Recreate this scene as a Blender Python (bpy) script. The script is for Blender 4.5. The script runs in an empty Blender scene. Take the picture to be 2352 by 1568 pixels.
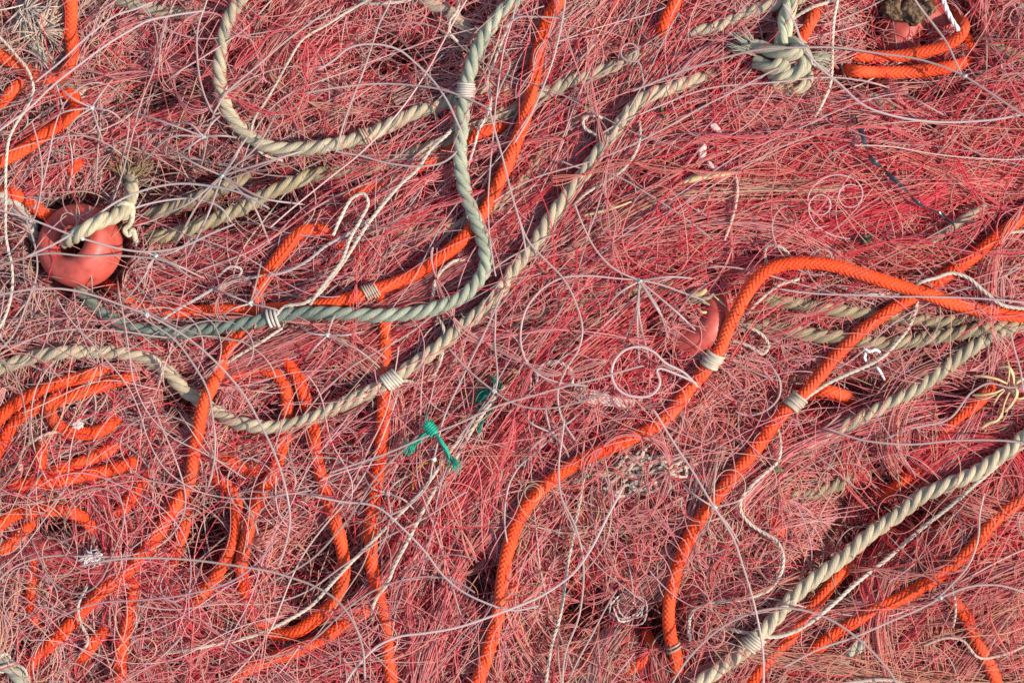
import bpy, math
import numpy as np

rng = np.random.default_rng(7)
S = 0.00025                      # metres per unit of the working grid (2352 x 1568 units across the view)
W, H = 2352.0, 1568.0
CAMZ = 1.39
scene = bpy.context.scene
C = scene.collection

# ------------------------------------------------------------------ camera, sky, sun, exposure
cam = bpy.data.cameras.new('camera')
co = bpy.data.objects.new('camera', cam)
C.objects.link(co)
scene.camera = co
co.location = (0, 0, CAMZ)
cam.sensor_fit = 'HORIZONTAL'
cam.sensor_width = 36.0
cam.lens = 36.0 * CAMZ / (W * S)
cam.clip_start = 0.05
cam.clip_end = 50
cam.dof.use_dof = True
cam.dof.focus_distance = CAMZ - 0.006
cam.dof.aperture_fstop = 7.0

SUN_EL = math.radians(43)
SUN_AZ = math.radians(-14)       # from +X, towards -Y
w = bpy.data.worlds.new('World')
scene.world = w
w.use_nodes = True
nt = w.node_tree
bg = nt.nodes['Background']
sky = nt.nodes.new('ShaderNodeTexSky')
sky.sky_type = 'NISHITA'
sky.sun_disc = False
sky.sun_elevation = SUN_EL
sky.sun_rotation = math.radians(90) - SUN_AZ
nt.links.new(sky.outputs[0], bg.inputs[0])
bg.inputs[1].default_value = 0.15
sun = bpy.data.lights.new('sun', 'SUN')
sun.energy = 4.0
sun.angle = math.radians(0.5)
sun.color = (1.0, 0.89, 0.77)
so = bpy.data.objects.new('sun', sun)
C.objects.link(so)
d = np.array([math.cos(SUN_AZ) * math.cos(SUN_EL), math.sin(SUN_AZ) * math.cos(SUN_EL), math.sin(SUN_EL)])
from mathutils import Vector
so.rotation_euler = Vector(d).to_track_quat('Z', 'Y').to_euler()
so.location = d * 3
scene.view_settings.view_transform = 'Standard'
scene.view_settings.look = 'None'
scene.view_settings.exposure = 0.74
scene.view_settings.gamma = 1.0
scene.view_settings.use_curve_mapping = False
scene.cycles.max_bounces = 6
scene.cycles.diffuse_bounces = 4
scene.cycles.transparent_max_bounces = 24

# ------------------------------------------------------------------ materials
def new_mat(name):
    m = bpy.data.materials.new(name)
    m.use_nodes = True
    return m, m.node_tree, m.node_tree.nodes['Principled BSDF']

def N(t, kind, **kw):
    n = t.nodes.new(kind)
    for k, v in kw.items():
        setattr(n, k, v)
    return n

def tinted(name, rough=0.4, spec=0.5, transl=0.0, bump=0.0, fib_scale=1.0, vary=0.25, clear=0.0):
    """colour from the 'tint' attribute, fibres from the 'fib' attribute"""
    m, t, p = new_mat(name)
    a = N(t, 'ShaderNodeAttribute', attribute_name='tint')
    col = a.outputs['Color']
    if vary > 0:
        f = N(t, 'ShaderNodeAttribute', attribute_name='fib')
        nz = N(t, 'ShaderNodeTexNoise')
        nz.inputs['Scale'].default_value = fib_scale
        nz.inputs['Detail'].default_value = 3
        t.links.new(f.outputs['Vector'], nz.inputs['Vector'])
        mr = N(t, 'ShaderNodeMapRange')
        mr.inputs['From Min'].default_value = 0.3
        mr.inputs['From Max'].default_value = 0.7
        mr.inputs['To Min'].default_value = 1 - vary
        mr.inputs['To Max'].default_value = 1 + vary * 0.5
        t.links.new(nz.outputs['Fac'], mr.inputs['Value'])
        # slow dirt / fading along the object
        tc = N(t, 'ShaderNodeTexCoord')
        n2 = N(t, 'ShaderNodeTexNoise')
        n2.inputs['Scale'].default_value = 55
        n2.inputs['Detail'].default_value = 4
        t.links.new(tc.outputs['Object'], n2.inputs['Vector'])
        m2 = N(t, 'ShaderNodeMapRange')
        m2.inputs['From Min'].default_value = 0.3
        m2.inputs['From Max'].default_value = 0.7
        m2.inputs['To Min'].default_value = 0.72
        m2.inputs['To Max'].default_value = 1.08
        t.links.new(n2.outputs['Fac'], m2.inputs['Value'])
        mu = N(t, 'ShaderNodeMath', operation='MULTIPLY')
        t.links.new(mr.outputs[0], mu.inputs[0])
        t.links.new(m2.outputs[0], mu.inputs[1])
        vm = N(t, 'ShaderNodeVectorMath', operation='SCALE')
        t.links.new(col, vm.inputs[0])
        t.links.new(mu.outputs[0], vm.inputs['Scale'])
        col = vm.outputs[0]
        if bump > 0:
            b = N(t, 'ShaderNodeBump')
            b.inputs['Strength'].default_value = bump
            b.inputs['Distance'].default_value = 0.0006
            t.links.new(nz.outputs['Fac'], b.inputs['Height'])
            t.links.new(b.outputs[0], p.inputs['Normal'])
    t.links.new(col, p.inputs['Base Color'])
    p.inputs['Roughness'].default_value = rough
    p.inputs['Specular IOR Level'].default_value = spec
    if transl > 0:
        tr = N(t, 'ShaderNodeBsdfTranslucent')
        t.links.new(col, tr.inputs['Color'])
        mx = N(t, 'ShaderNodeMixShader')
        mx.inputs[0].default_value = transl
        t.links.new(p.outputs[0], mx.inputs[1])
        t.links.new(tr.outputs[0], mx.inputs[2])
        out = mx.outputs[0]
        if clear > 0:                 # clear nylon lets part of the light straight through, tinted
            gm = N(t, 'ShaderNodeGamma')
            gm.inputs['Gamma'].default_value = 0.35
            t.links.new(col, gm.inputs['Color'])
            tp = N(t, 'ShaderNodeBsdfTransparent')
            t.links.new(gm.outputs[0], tp.inputs['Color'])
            m3 = N(t, 'ShaderNodeMixShader')
            m3.inputs[0].default_value = clear
            t.links.new(out, m3.inputs[1])
            t.links.new(tp.outputs[0], m3.inputs[2])
            out = m3.outputs[0]
        t.links.new(out, t.nodes['Material Output'].inputs['Surface'])
    return m

M_ORANGE = tinted('orange_braid', rough=0.55, spec=0.2, bump=0.5, fib_scale=2.2, vary=0.16)
M_ROPE = tinted('twisted_fibre', rough=0.55, spec=0.3, bump=1.0, fib_scale=3.0, vary=0.38)
M_TWINE = tinted('white_twine', rough=0.55, spec=0.35, bump=0.4, fib_scale=2.0, vary=0.15, transl=0.1)
M_MONO = tinted('clear_grey_nylon', rough=0.28, spec=0.5, vary=0.0, transl=0.4, clear=0.30)
M_NET = tinted('pink_nylon', rough=0.32, spec=0.55, vary=0.0, transl=0.36, clear=0.36)
M_KNOT = tinted('line_knot', rough=0.3, spec=0.5, vary=0.0, transl=0.3)

def noise_mat(name, c1, c2, scale, rough=0.6, bump=0.3, dist=0.001, spec=0.4, detail=5):
    m, t, p = new_mat(name)
    tc = N(t, 'ShaderNodeTexCoord')
    nz = N(t, 'ShaderNodeTexNoise')
    nz.inputs['Scale'].default_value = scale
    nz.inputs['Detail'].default_value = detail
    t.links.new(tc.outputs['Object'], nz.inputs['Vector'])
    r = N(t, 'ShaderNodeValToRGB')
    r.color_ramp.elements[0].position = 0.35
    r.color_ramp.elements[0].color = (*c1, 1)
    r.color_ramp.elements[1].position = 0.65
    r.color_ramp.elements[1].color = (*c2, 1)
    t.links.new(nz.outputs['Fac'], r.inputs[0])
    t.links.new(r.outputs[0], p.inputs['Base Color'])
    b = N(t, 'ShaderNodeBump')
    b.inputs['Strength'].default_value = bump
    b.inputs['Distance'].default_value = dist
    t.links.new(nz.outputs['Fac'], b.inputs['Height'])
    t.links.new(b.outputs[0], p.inputs['Normal'])
    p.inputs['Roughness'].default_value = rough
    p.inputs['Specular IOR Level'].default_value = spec
    return m

M_FLOAT = noise_mat('red_plastic', (0.30, 0.045, 0.030), (0.50, 0.085, 0.060), 120, rough=0.48, bump=0.25, dist=0.0006, spec=0.4, detail=9)
M_WOOD = noise_mat('weathered_wood', (0.16, 0.11, 0.07), (0.34, 0.26, 0.18), 300, rough=0.8, bump=0.6)
M_CORK = noise_mat('dark_cork', (0.03, 0.018, 0.010), (0.20, 0.12, 0.06), 420, rough=0.9, bump=1.0, dist=0.002)
M_GROUND = noise_mat('dark_earth', (0.035, 0.022, 0.018), (0.07, 0.045, 0.035), 40, rough=0.95, bump=0.5, dist=0.004)
M_BASE = tinted('packed_mesh', rough=0.6, spec=0.3, bump=1.0, fib_scale=1.0, vary=0.5)
M_TAPE = noise_mat('black_tape', (0.012, 0.013, 0.014), (0.03, 0.032, 0.034), 90, rough=0.22, bump=0.1, spec=0.7)
M_STRAW = noise_mat('dry_straw', (0.42, 0.28, 0.12), (0.62, 0.46, 0.24), 200, rough=0.65, bump=0.4)
M_PALE = noise_mat('pale_shell', (0.48, 0.29, 0.25), (0.64, 0.46, 0.40), 250, rough=0.5, bump=0.3)
M_WHITE = noise_mat('white_fluff', (0.62, 0.56, 0.52), (0.80, 0.76, 0.72), 300, rough=0.8, bump=0.6)
M_MOSS = noise_mat('dark_weed', (0.02, 0.025, 0.008), (0.09, 0.09, 0.03), 350, rough=0.5, bump=0.8)

# ------------------------------------------------------------------ the lie of the heap (millimetres)
BUMPS = [(1900, 450, 450, 220, 13), (420, 440, 210, 110, -13), (720, 1290, 150, 130, -11), (2030, 1180, 150, 110, -13),
         (1450, 820, 200, 150, 5), (230, 1000, 200, 140, 4), (600, 800, 300, 70, 4), (1200, 620, 350, 200, 3),
         (880, 180, 130, 90, -8), (2110, 70, 150, 80, -10), (1320, 1400, 90, 90, -7), (560, 640, 260, 60, -5),
         (1900, 900, 260, 90, -6), (350, 230, 120, 80, -6), (1470, 1430, 120, 90, -6), (2250, 1400, 150, 110, 6),
         (480, 1210, 120, 110, -8)]

def hmm(x, y):
    z = 1.6 * np.sin(x / 170 + 1.3) * np.cos(y / 140 + .4) + 1.2 * np.sin(x / 83 - y / 97) + 0.8 * np.sin(x / 51 + y / 63 + 2)
    for cx, cy, rx, ry, a in BUMPS:
        z = z + a * np.exp(-((x - cx) / rx) ** 2 - ((y - cy) / ry) ** 2)
    return z

def world(x, y, zmm):
    """grid position + height (mm) -> metres; far/near correction for the height of the thing"""
    z = np.asarray(zmm, float) * 0.001
    k = (CAMZ - z) / CAMZ
    return np.stack([(np.asarray(x) - W / 2) * S * k, (H / 2 - np.asarray(y)) * S * k, z + 0 * k], -1)

# ------------------------------------------------------------------ mesh helpers
def link_mesh(name, V, F, mat, tint=None, fib=None, parent=None, smooth=True, mats=None, mi=None):
    V = np.ascontiguousarray(V, np.float32).reshape(-1, 3)
    F = np.ascontiguousarray(F, np.int32)
    me = bpy.data.meshes.new(name)
    nf, k = F.shape
    me.vertices.add(len(V))
    me.vertices.foreach_set('co', V.ravel())
    me.loops.add(nf * k)
    me.loops.foreach_set('vertex_index', F.ravel())
    me.polygons.add(nf)
    me.polygons.foreach_set('loop_start', np.arange(0, nf * k, k, dtype=np.int32))
    me.polygons.foreach_set('loop_total', np.full(nf, k, np.int32))
    me.polygons.foreach_set('use_smooth', np.full(nf, smooth, bool))
    me.materials.append(mat)
    if tint is not None:
        T = np.asarray(tint, np.float32)
        if T.ndim == 1:
            T = np.tile(T, (len(V), 1))
        T = np.concatenate([T, np.ones((len(V), 1), np.float32)], 1)
        at = me.attributes.new('tint', 'FLOAT_COLOR', 'POINT')
        at.data.foreach_set('color', np.ascontiguousarray(T).ravel())
    if fib is not None:
        at = me.attributes.new('fib', 'FLOAT_VECTOR', 'POINT')
        at.data.foreach_set('vector', np.ascontiguousarray(fib, np.float32).ravel())
    me.update(calc_edges=True)
    o = bpy.data.objects.new(name, me)
    C.objects.link(o)
    if parent is not None:
        o.parent = parent
    return o

def tag(o, label, cat, group=None, kind=None):
    o['label'] = label
    o['category'] = cat
    if group:
        o['group'] = group
    if kind:
        o['kind'] = kind
    return o

def spline(pts, step):
    """Catmull-Rom through pts (n x m), resampled to an even step on the first two coordinates"""
    P = np.asarray(pts, float)
    P = np.vstack([2 * P[0] - P[1], P, 2 * P[-1] - P[-2]])
    out = []
    for i in range(1, len(P) - 2):
        p0, p1, p2, p3 = P[i - 1], P[i], P[i + 1], P[i + 2]
        d1 = max(np.linalg.norm((p2 - p1)[:2]), 1e-6)
        t = np.linspace(0, 1, max(4, int(d1 / 2.0)), endpoint=False)[:, None]
        # finite tangents limited to the chord, so uneven spacing does not overshoot
        d0 = max(np.linalg.norm((p1 - p0)[:2]), 1e-6)
        d2 = max(np.linalg.norm((p3 - p2)[:2]), 1e-6)
        m1 = ((p2 - p1) / d1 * d0 + (p1 - p0) / d0 * d1) / (d0 + d1) * d1
        m2 = ((p3 - p2) / d2 * d1 + (p2 - p1) / d1 * d2) / (d1 + d2) * d1
        out.append((2 * t**3 - 3 * t**2 + 1) * p1 + (t**3 - 2 * t**2 + t) * m1 + (-2 * t**3 + 3 * t**2) * p2 + (t**3 - t**2) * m2)
    out.append(P[-2][None])
    Q = np.vstack(out)
    s = np.concatenate([[0], np.cumsum(np.linalg.norm(np.diff(Q[:, :2], axis=0), axis=1))])
    n = max(3, int(s[-1] / step) + 1)
    u = np.linspace(0, s[-1], n)
    return np.stack([np.interp(u, s, Q[:, k]) for k in range(Q.shape[1])], 1)

def drape(pts, step, dz, smooth=41, wob=0.0, lift=0.0):
    """path on the heap in metres: pts hold x, y and optionally their own height over the surface (mm)"""
    P = [(p[0], p[1], p[2] if len(p) > 2 else dz) for p in pts]
    Q = spline(P, step)
    if wob > 0:
        n = len(Q)
        s = np.arange(n) * step
        for k in (0, 1):
            Q[:, k] += wob * (np.sin(s / 61 + rng.uniform(0, 6)) + 0.6 * np.sin(s / 27 + rng.uniform(0, 6)))
    z = hmm(Q[:, 0], Q[:, 1])
    m = int(min(smooth * 4 / step, len(z) // 2 * 2 - 1)) | 1
    if m > 2:
        zp = np.pad(z, m // 2, mode='edge')
        z = np.convolve(zp, np.ones(m) / m, 'valid')[:len(z)]
    return world(Q[:, 0], Q[:, 1], z + Q[:, 2] + lift)

def frames(P):
    t = np.gradient(P, axis=0)
    t /= np.linalg.norm(t, axis=1)[:, None] + 1e-12
    side = np.cross(t, np.array([0, 0, 1.0]))
    ln = np.linalg.norm(side, axis=1)
    side[ln < 1e-3] = (1, 0, 0)
    side /= np.linalg.norm(side, axis=1)[:, None]
    up = np.cross(side, t)
    s = np.concatenate([[0], np.cumsum(np.linalg.norm(np.diff(P, axis=0), axis=1))])
    return t, side, up, s

def grid_faces(n, k, base=0):
    i = np.arange(n - 1)[:, None] * k
    j = np.arange(k)[None, :]
    j2 = (j + 1) % k
    return (np.stack([i + j, i + j2, i + k + j2, i + k + j], -1).reshape(-1, 4) + base)

def tube_geo(P, r, k=8, ends=True):
    t, side, up, s = frames(P)
    r = np.broadcast_to(np.asarray(r, float), (len(P),)).copy()
    if ends:
        r[0] *= 0.35
        r[-1] *= 0.35
    a = np.arange(k) / k * 2 * np.pi
    V = P[:, None] + r[:, None, None] * (np.cos(a)[None, :, None] * side[:, None] + np.sin(a)[None, :, None] * up[:, None])
    F = grid_faces(len(P), k)
    fib = np.stack([np.broadcast_to(np.cos(a), (len(P), k)), np.broadcast_to(np.sin(a), (len(P), k)), np.broadcast_to((s / 0.004)[:, None], (len(P), k))], -1)
    return V.reshape(-1, 3), F, fib.reshape(-1, 3)

def braid_geo(P, R, k=44):
    """16-strand over-and-under braid raised from the rope's own surface"""
    t, side, up, s = frames(P)
    u = np.arange(k) / k
    lam = 12.0 * S
    tw = s / lam
    a = 8 * u[None] + tw[:, None]
    b = 8 * u[None] - tw[:, None]
    fa, fb = a - np.floor(a), b - np.floor(b)
    over = np.mod(np.floor(a) + np.floor(b), 4) < 2
    pa = 1 - np.abs(2 * fa - 1) ** 2.4
    pb = 1 - np.abs(2 * fb - 1) ** 2.4
    hgt = np.where(over, pa * (0.75 + 0.25 * pb), pb * (0.75 + 0.25 * pa))
    lump = 1 + 0.03 * np.sin(s / 0.011 + rng.uniform(0, 6)) + 0.02 * np.sin(s / 0.0047 + rng.uniform(0, 6))
    r = R * lump[:, None] * (0.80 + 0.25 * hgt)
    r[0] *= 0.3
    r[-1] *= 0.3
    an = u * 2 * np.pi
    sq = 1 - 0.08 * np.abs(np.sin(an))       # a little flattened where it lies
    V = P[:, None] + (r * 1)[..., None] * np.cos(an)[None, :, None] * side[:, None] + (r * sq[None])[..., None] * np.sin(an)[None, :, None] * up[:, None]
    fib = np.stack([np.cos(an)[None] * 3 + 0 * r, np.sin(an)[None] * 3 + 0 * r, (s / 0.0012)[:, None] + 0 * r], -1)
    return V.reshape(-1, 3), grid_faces(len(P), k), fib.reshape(-1, 3)

def twist_geo(P, R, pitch, strands=3, k=12, hand=1):
    t, side, up, s = frames(P)
    Vs, Fs, Bs = [], [], []
    base = 0
    a = np.arange(k) / k * 2 * np.pi
    ph0 = rng.uniform(0, 6)
    rs = R * (0.57 if strands == 3 else 0.54)
    rc = R * (0.45 if strands == 3 else 0.48)
    jit = 1 + 0.10 * np.sin(s / (pitch * 2.7) + ph0) + 0.05 * np.sin(s / (pitch * .9))
    ph = np.cumsum(np.concatenate([[0], np.diff(s)]) * jit) / pitch * 2 * np.pi * hand + ph0
    for q in range(strands):
        f = ph + q * 2 * np.pi / strands
        cen = P + rc * (np.cos(f)[:, None] * side + np.sin(f)[:, None] * up)
        rr = rs * (1 + 0.06 * np.sin(s / (pitch * 1.7) + q * 2 + ph0))
        rr[0] *= .6
        rr[-1] *= .6
        V = cen[:, None] + rr[:, None, None] * (np.cos(a)[None, :, None] * side[:, None] + np.sin(a)[None, :, None] * up[:, None])
        aa = a[None] - f[:, None] * 1.6
        fib = np.stack([np.cos(aa) * 1.8 + q * 7, np.sin(aa) * 1.8, np.broadcast_to((s / (pitch * .55))[:, None], aa.shape)], -1)
        Vs.append(V.reshape(-1, 3))
        Fs.append(grid_faces(len(P), k, base))
        Bs.append(fib.reshape(-1, 3))
        base += len(P) * k
    return np.vstack(Vs), np.vstack(Fs), np.vstack(Bs)

def join(parts):
    V, F, B, T = [], [], [], []
    base = 0
    for g in parts:
        V.append(g[0]); F.append(g[1] + base); B.append(g[2]); base += len(g[0])
        if len(g) > 3:
            c = np.asarray(g[3], float)
            T.append(np.tile(c, (len(g[0]), 1)) if c.ndim == 1 else c)
    return np.vstack(V), np.vstack(F), np.vstack(B), (np.vstack(T) if T else None)

def blend_along(P, rows, c1, c2, where):
    """change of colour along a rope: c1 to c2 with weight where(n)"""
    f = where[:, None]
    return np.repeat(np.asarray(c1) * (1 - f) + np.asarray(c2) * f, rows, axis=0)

# ------------------------------------------------------------------ the fine netting (uncountable)
CTRL = np.array([  # x, y, angle, spread, curl, pink, red, grey, tan, salmon, density
 (120, 80, 50, 45, .5, 2, .5, 2, 4, 0, 1.0), (60, 280, 40, 50, .6, 2, .5, 4, 1, 0, .9), (400, 150, 33, 22, .3, 4, 1.5, 1.5, 1.2, 0, 1.0), (350, 250, 28, 35, .5, 3, 2, 1.5, 1, .5, .8),
 (650, 110, 40, 40, .7, 4, 1.5, 1, 1, 0, .9), (860, 190, 30, 60, .9, 4.5, 1.5, 1.2, .6, 0, .8), (1000, 300, 28, 20, .3, 4, 1.5, 1.5, 1, 0, 1.1), (1400, 90, 52, 25, .3, 5, 1.5, 2.5, .4, 0, 1.3),
 (1330, 380, 42, 16, .2, 5, 2, 1.5, .4, 0, 1.3), (1700, 180, 30, 45, .6, 4.5, 1.5, 1.8, 1, .5, 1.1), (1900, 150, 10, 60, .9, 4.5, 1.2, 1.8, 1, 0, .8), (2200, 150, 15, 45, .7, 4.5, 2, 1.5, .5, .5, 1.0),
 (2000, 285, -4, 12, .15, 5, 2.5, 1.5, .3, 1, 1.5), (1700, 400, 18, 18, .3, 3, 5, .5, .5, 1.5, 1.5), (2120, 430, 10, 18, .35, 2.6, 6, .3, .2, 1.5, 1.5), (1500, 520, 30, 16, .2, 4, 4, .5, .3, .7, 1.5),
 (1800, 580, 12, 22, .3, 3, 5, .5, .3, 1, 1.4), (1250, 690, 35, 16, .2, 5, 2, 1.5, .5, .3, 1.3), (900, 560, 38, 22, .3, 4, 2.5, 2, .3, 0, 1.0), (600, 540, 30, 26, .4, 2.5, 2, 3.5, .5, 0, .8),
 (430, 470, 24, 30, .5, 1.5, .7, 4, 1, 0, .25), (220, 640, 8, 50, .6, 2, 1.5, 4, 1, 0, .7), (60, 760, 30, 50, .6, 1.6, .7, 4, 1.2, 0, .8), (330, 780, -8, 18, .3, 4.5, 1.5, 2, .5, 0, 1.2),
 (620, 800, 18, 20, .3, 5, 2, 1.5, .3, 0, 1.2), (200, 940, 40, 60, .7, 4, 1.2, 1.5, 1.6, .5, .8), (180, 1300, 30, 70, .8, 4, 1.5, 2.5, 1.2, .5, 1.0), (560, 1200, 45, 65, .7, 4, 2.5, 2, .8, .3, .8),
 (720, 1290, 45, 60, .7, 3, 2.5, 3, .6, 0, .5), (680, 1500, 8, 55, .6, 4, 2, 2, 1, .3, 1.0), (300, 1500, 25, 60, .7, 4, 1.5, 2, 1.6, .5, 1.1), (1000, 900, 40, 22, .3, 5, 2, 2, .3, 0, 1.2),
 (1010, 1200, 62, 22, .3, 5.5, 3, 1, .3, .3, 1.5), (1050, 1430, 68, 30, .5, 5, 2, 1, 1.5, .4, 1.2), (1280, 1000, 55, 45, .6, 5.5, 2.5, 1, .2, .3, 1.3), (1450, 800, 30, 60, .8, 6, 1.8, 1.2, .2, .4, 1.4),
 (1250, 1290, 62, 50, .7, 4.5, 1.5, .8, 2.5, 1, 1.1), (1450, 1330, 78, 45, .7, 4, 1.2, 1, 3, 1, 1.1), (1480, 1500, 78, 38, .5, 4, 1.5, 1, 2, 1.3, 1.0), (1640, 1000, 50, 50, .6, 5, 1.8, 1.2, .8, 1, 1.1),
 (1750, 1250, 40, 55, .7, 4.5, 1.2, 1.5, 1.5, 1, 1.0), (1950, 850, 18, 40, .6, 4, 2, 2, 1, .5, .8), (2040, 1150, 48, 35, .5, 3, 1.5, 3, .8, .5, .6), (2220, 1200, 42, 40, .6, 3.5, 3, .6, 1.2, 2.5, 1.2),
 (2270, 1400, 25, 45, .5, 2.5, 1.5, .3, 3, 5, 1.6), (2100, 1470, 40, 50, .6, 3.5, 2, .6, 1.5, 3, 1.2), (1880, 1490, 45, 32, .4, 4, 2, .8, 1.2, 3, 1.1), (2250, 740, 3, 16, .3, 4.5, 2.5, 1, 1, .5, .9), (2220, 890, 20, 35, .5, 4, 2.5, 1.5, 1, .3, .7),
], float)
COLS = np.array([(0.90, 0.43, 0.40), (0.86, 0.11, 0.14), (0.70, 0.53, 0.49), (0.76, 0.55, 0.40), (0.90, 0.46, 0.34)])

# hollows in the heap: most strands sink into them, some bridge them
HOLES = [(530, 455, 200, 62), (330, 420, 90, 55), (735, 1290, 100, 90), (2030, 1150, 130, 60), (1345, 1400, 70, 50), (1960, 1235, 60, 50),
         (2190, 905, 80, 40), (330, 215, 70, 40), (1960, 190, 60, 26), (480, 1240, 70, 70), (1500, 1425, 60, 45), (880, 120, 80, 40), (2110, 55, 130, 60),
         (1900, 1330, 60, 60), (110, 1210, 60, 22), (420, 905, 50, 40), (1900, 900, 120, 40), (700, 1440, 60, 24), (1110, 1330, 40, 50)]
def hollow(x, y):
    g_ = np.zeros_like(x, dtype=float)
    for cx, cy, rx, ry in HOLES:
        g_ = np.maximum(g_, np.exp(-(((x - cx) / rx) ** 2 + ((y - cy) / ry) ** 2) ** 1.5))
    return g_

def field(x, y):
    """weights of the three nearest control points -> angle, spread, curl, palette, density"""
    d2 = (x[:, None] - CTRL[:, 0]) ** 2 + (y[:, None] - CTRL[:, 1]) ** 2
    wt = 1.0 / (d2 + 2500.0) ** 2
    wt /= wt.sum(1, keepdims=True)
    a = np.radians(CTRL[:, 2]) * 2
    ang = 0.5 * np.arctan2(wt @ np.sin(a), wt @ np.cos(a))
    return ang, np.radians(wt @ CTRL[:, 3]), wt @ CTRL[:, 4], wt @ CTRL[:, 5:10], wt @ CTRL[:, 10]

# ------------------------------------------------------------------ ground and the packed bottom of the heap
def sheet(name, mat, x0, x1, y0, y1, nx, ny, zf, tf=None):
    X, Y = np.meshgrid(np.linspace(x0, x1, nx), np.linspace(y0, y1, ny))
    P = np.stack([(X - W / 2) * S, (H / 2 - Y) * S, zf(X, Y) * 0.001], -1)
    i = np.arange(ny - 1)[:, None] * nx
    j = np.arange(nx - 1)[None]
    F = np.stack([i + j, i + nx + j, i + nx + j + 1, i + j + 1], -1).reshape(-1, 4)
    if tf is None:
        return link_mesh(name, P, F, mat)
    return link_mesh(name, P, F, mat, tf(X.ravel(), Y.ravel()), P.reshape(-1, 3) * 330)

g = sheet('ground', M_GROUND, -60000, 62352, -60000, 61568, 3, 3, lambda X, Y: 0 * X - 75.0)
g['kind'] = 'structure'

def base_z(X, Y):
    edge = np.maximum(np.maximum(-350 - X, X - (W + 350)), np.maximum(-350 - Y, Y - (H + 350)))
    fall = np.clip(edge / 500, 0, 1)
    z = hmm(X, Y) - 17 + 2.0 * np.sin(X / 37 + 2 * np.sin(Y / 53)) * np.sin(Y / 31) + 1.6 * np.sin(X / 15 + Y / 19) + rng.normal(0, .5, X.shape) - 36 * hollow(X, Y)
    return z * (1 - fall) + (-76) * fall
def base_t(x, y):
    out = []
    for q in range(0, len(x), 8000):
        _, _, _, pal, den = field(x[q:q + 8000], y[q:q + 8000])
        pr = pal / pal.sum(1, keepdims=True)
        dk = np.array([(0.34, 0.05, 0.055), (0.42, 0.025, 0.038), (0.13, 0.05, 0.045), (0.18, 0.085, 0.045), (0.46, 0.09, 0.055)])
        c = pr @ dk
        brown = np.clip(np.maximum((0.62 - den) / 0.4, 0.95 * hollow(x[q:q + 8000], y[q:q + 8000])), 0, 1)[:, None]  # brown where netting is sparse; hollows also get their shade painted into the tint
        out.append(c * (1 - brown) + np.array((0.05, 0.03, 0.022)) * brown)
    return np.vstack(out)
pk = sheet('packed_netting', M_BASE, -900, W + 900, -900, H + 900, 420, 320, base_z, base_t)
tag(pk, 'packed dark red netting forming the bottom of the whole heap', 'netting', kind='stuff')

# ------------------------------------------------------------------ ropes
OR = (0.74, 0.062, 0.010)
OR2 = (0.68, 0.060, 0.011)
BE = (0.41, 0.325, 0.195)
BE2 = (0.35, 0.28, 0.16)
BE3 = (0.47, 0.39, 0.255)
GR = (0.35, 0.36, 0.25)
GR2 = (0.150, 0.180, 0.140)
WH = (0.56, 0.465, 0.36)
ropes = {}

def tuck(pts):
    """buried ends go well down into the netting"""
    pts = [tuple(p) for p in pts]
    for i in (0, -1):
        if len(pts[i]) > 2 and pts[i][2] <= -2:
            pts[i] = (pts[i][0], pts[i][1], pts[i][2] - 8)
    return pts

def braided(key, pts, label, dz=3.0, col=OR, r=14.6, wob=1.2):
    P = drape(tuck(pts), 1.7, dz, wob=wob, lift=3.0)
    V, F, B = braid_geo(P, r * S)
    sl = np.arange(len(P)) * 1.7
    fd = np.clip(0.5 + 0.4 * np.sin(sl / 130 + rng.uniform(0, 6)) + 0.3 * np.sin(sl / 47 + rng.uniform(0, 6)), 0, 1)[:, None]
    dirt = np.clip(np.sin(sl / 88 + rng.uniform(0, 6)) + np.sin(sl / 33 + rng.uniform(0, 6)) - 1.0, 0, 1)[:, None]
    cc = np.asarray(col) * (1 - 0.28 * fd) + np.array((0.72, 0.13, 0.05)) * 0.28 * fd
    cc = cc * (1 - 0.35 * dirt) + np.array((0.22, 0.09, 0.05)) * 0.35 * dirt
    o = link_mesh('braided_rope', V, F, M_ORANGE, np.repeat(cc, 44, axis=0) * rng.uniform(0.94, 1.04), B)
    tag(o, label, 'rope', 'orange braided ropes in the heap')
    ropes[key] = (o, P, r * S)
    return o

def twisted(key, pts, label, dz=3.0, col=BE, r=16.6, pitch=104, hand=1, col2=None, where=None, wob=1.0):
    P = drape(tuck(pts), 2.4, dz, wob=wob, lift=3.0)
    V, F, B = twist_geo(P, r * S, pitch * S, 3, 14, hand)
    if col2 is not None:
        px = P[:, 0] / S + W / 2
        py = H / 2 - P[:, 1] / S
        T = np.tile(blend_along(P, 14, col, col2, np.clip(where(px, py), 0, 1)), (3, 1))
    else:
        T = np.asarray(col) * rng.uniform(0.94, 1.05)
    o = link_mesh('twisted_rope', V, F, M_ROPE, T, B)
    tag(o, label, 'rope', 'twisted beige and green ropes in the heap')
    ropes[key] = (o, P, r * S)
    return o

def twine(pts, label, dz=6.0, r=4.6, col=WH, pitch=38, parent=None, wob=1.2, name='twine'):
    P = drape(pts, 2.6, dz, smooth=15, wob=wob, lift=2.5)
    V, F, B = twist_geo(P, r * 0.9 * S, pitch * S, 3, 7, -1)
    o = link_mesh(name, V, F, M_TWINE, np.asarray(col) * rng.uniform(0.93, 1.05), B, parent)
    if parent is None:
        tag(o, label, 'twine', 'thin pale twines in the heap')
    return o

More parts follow.
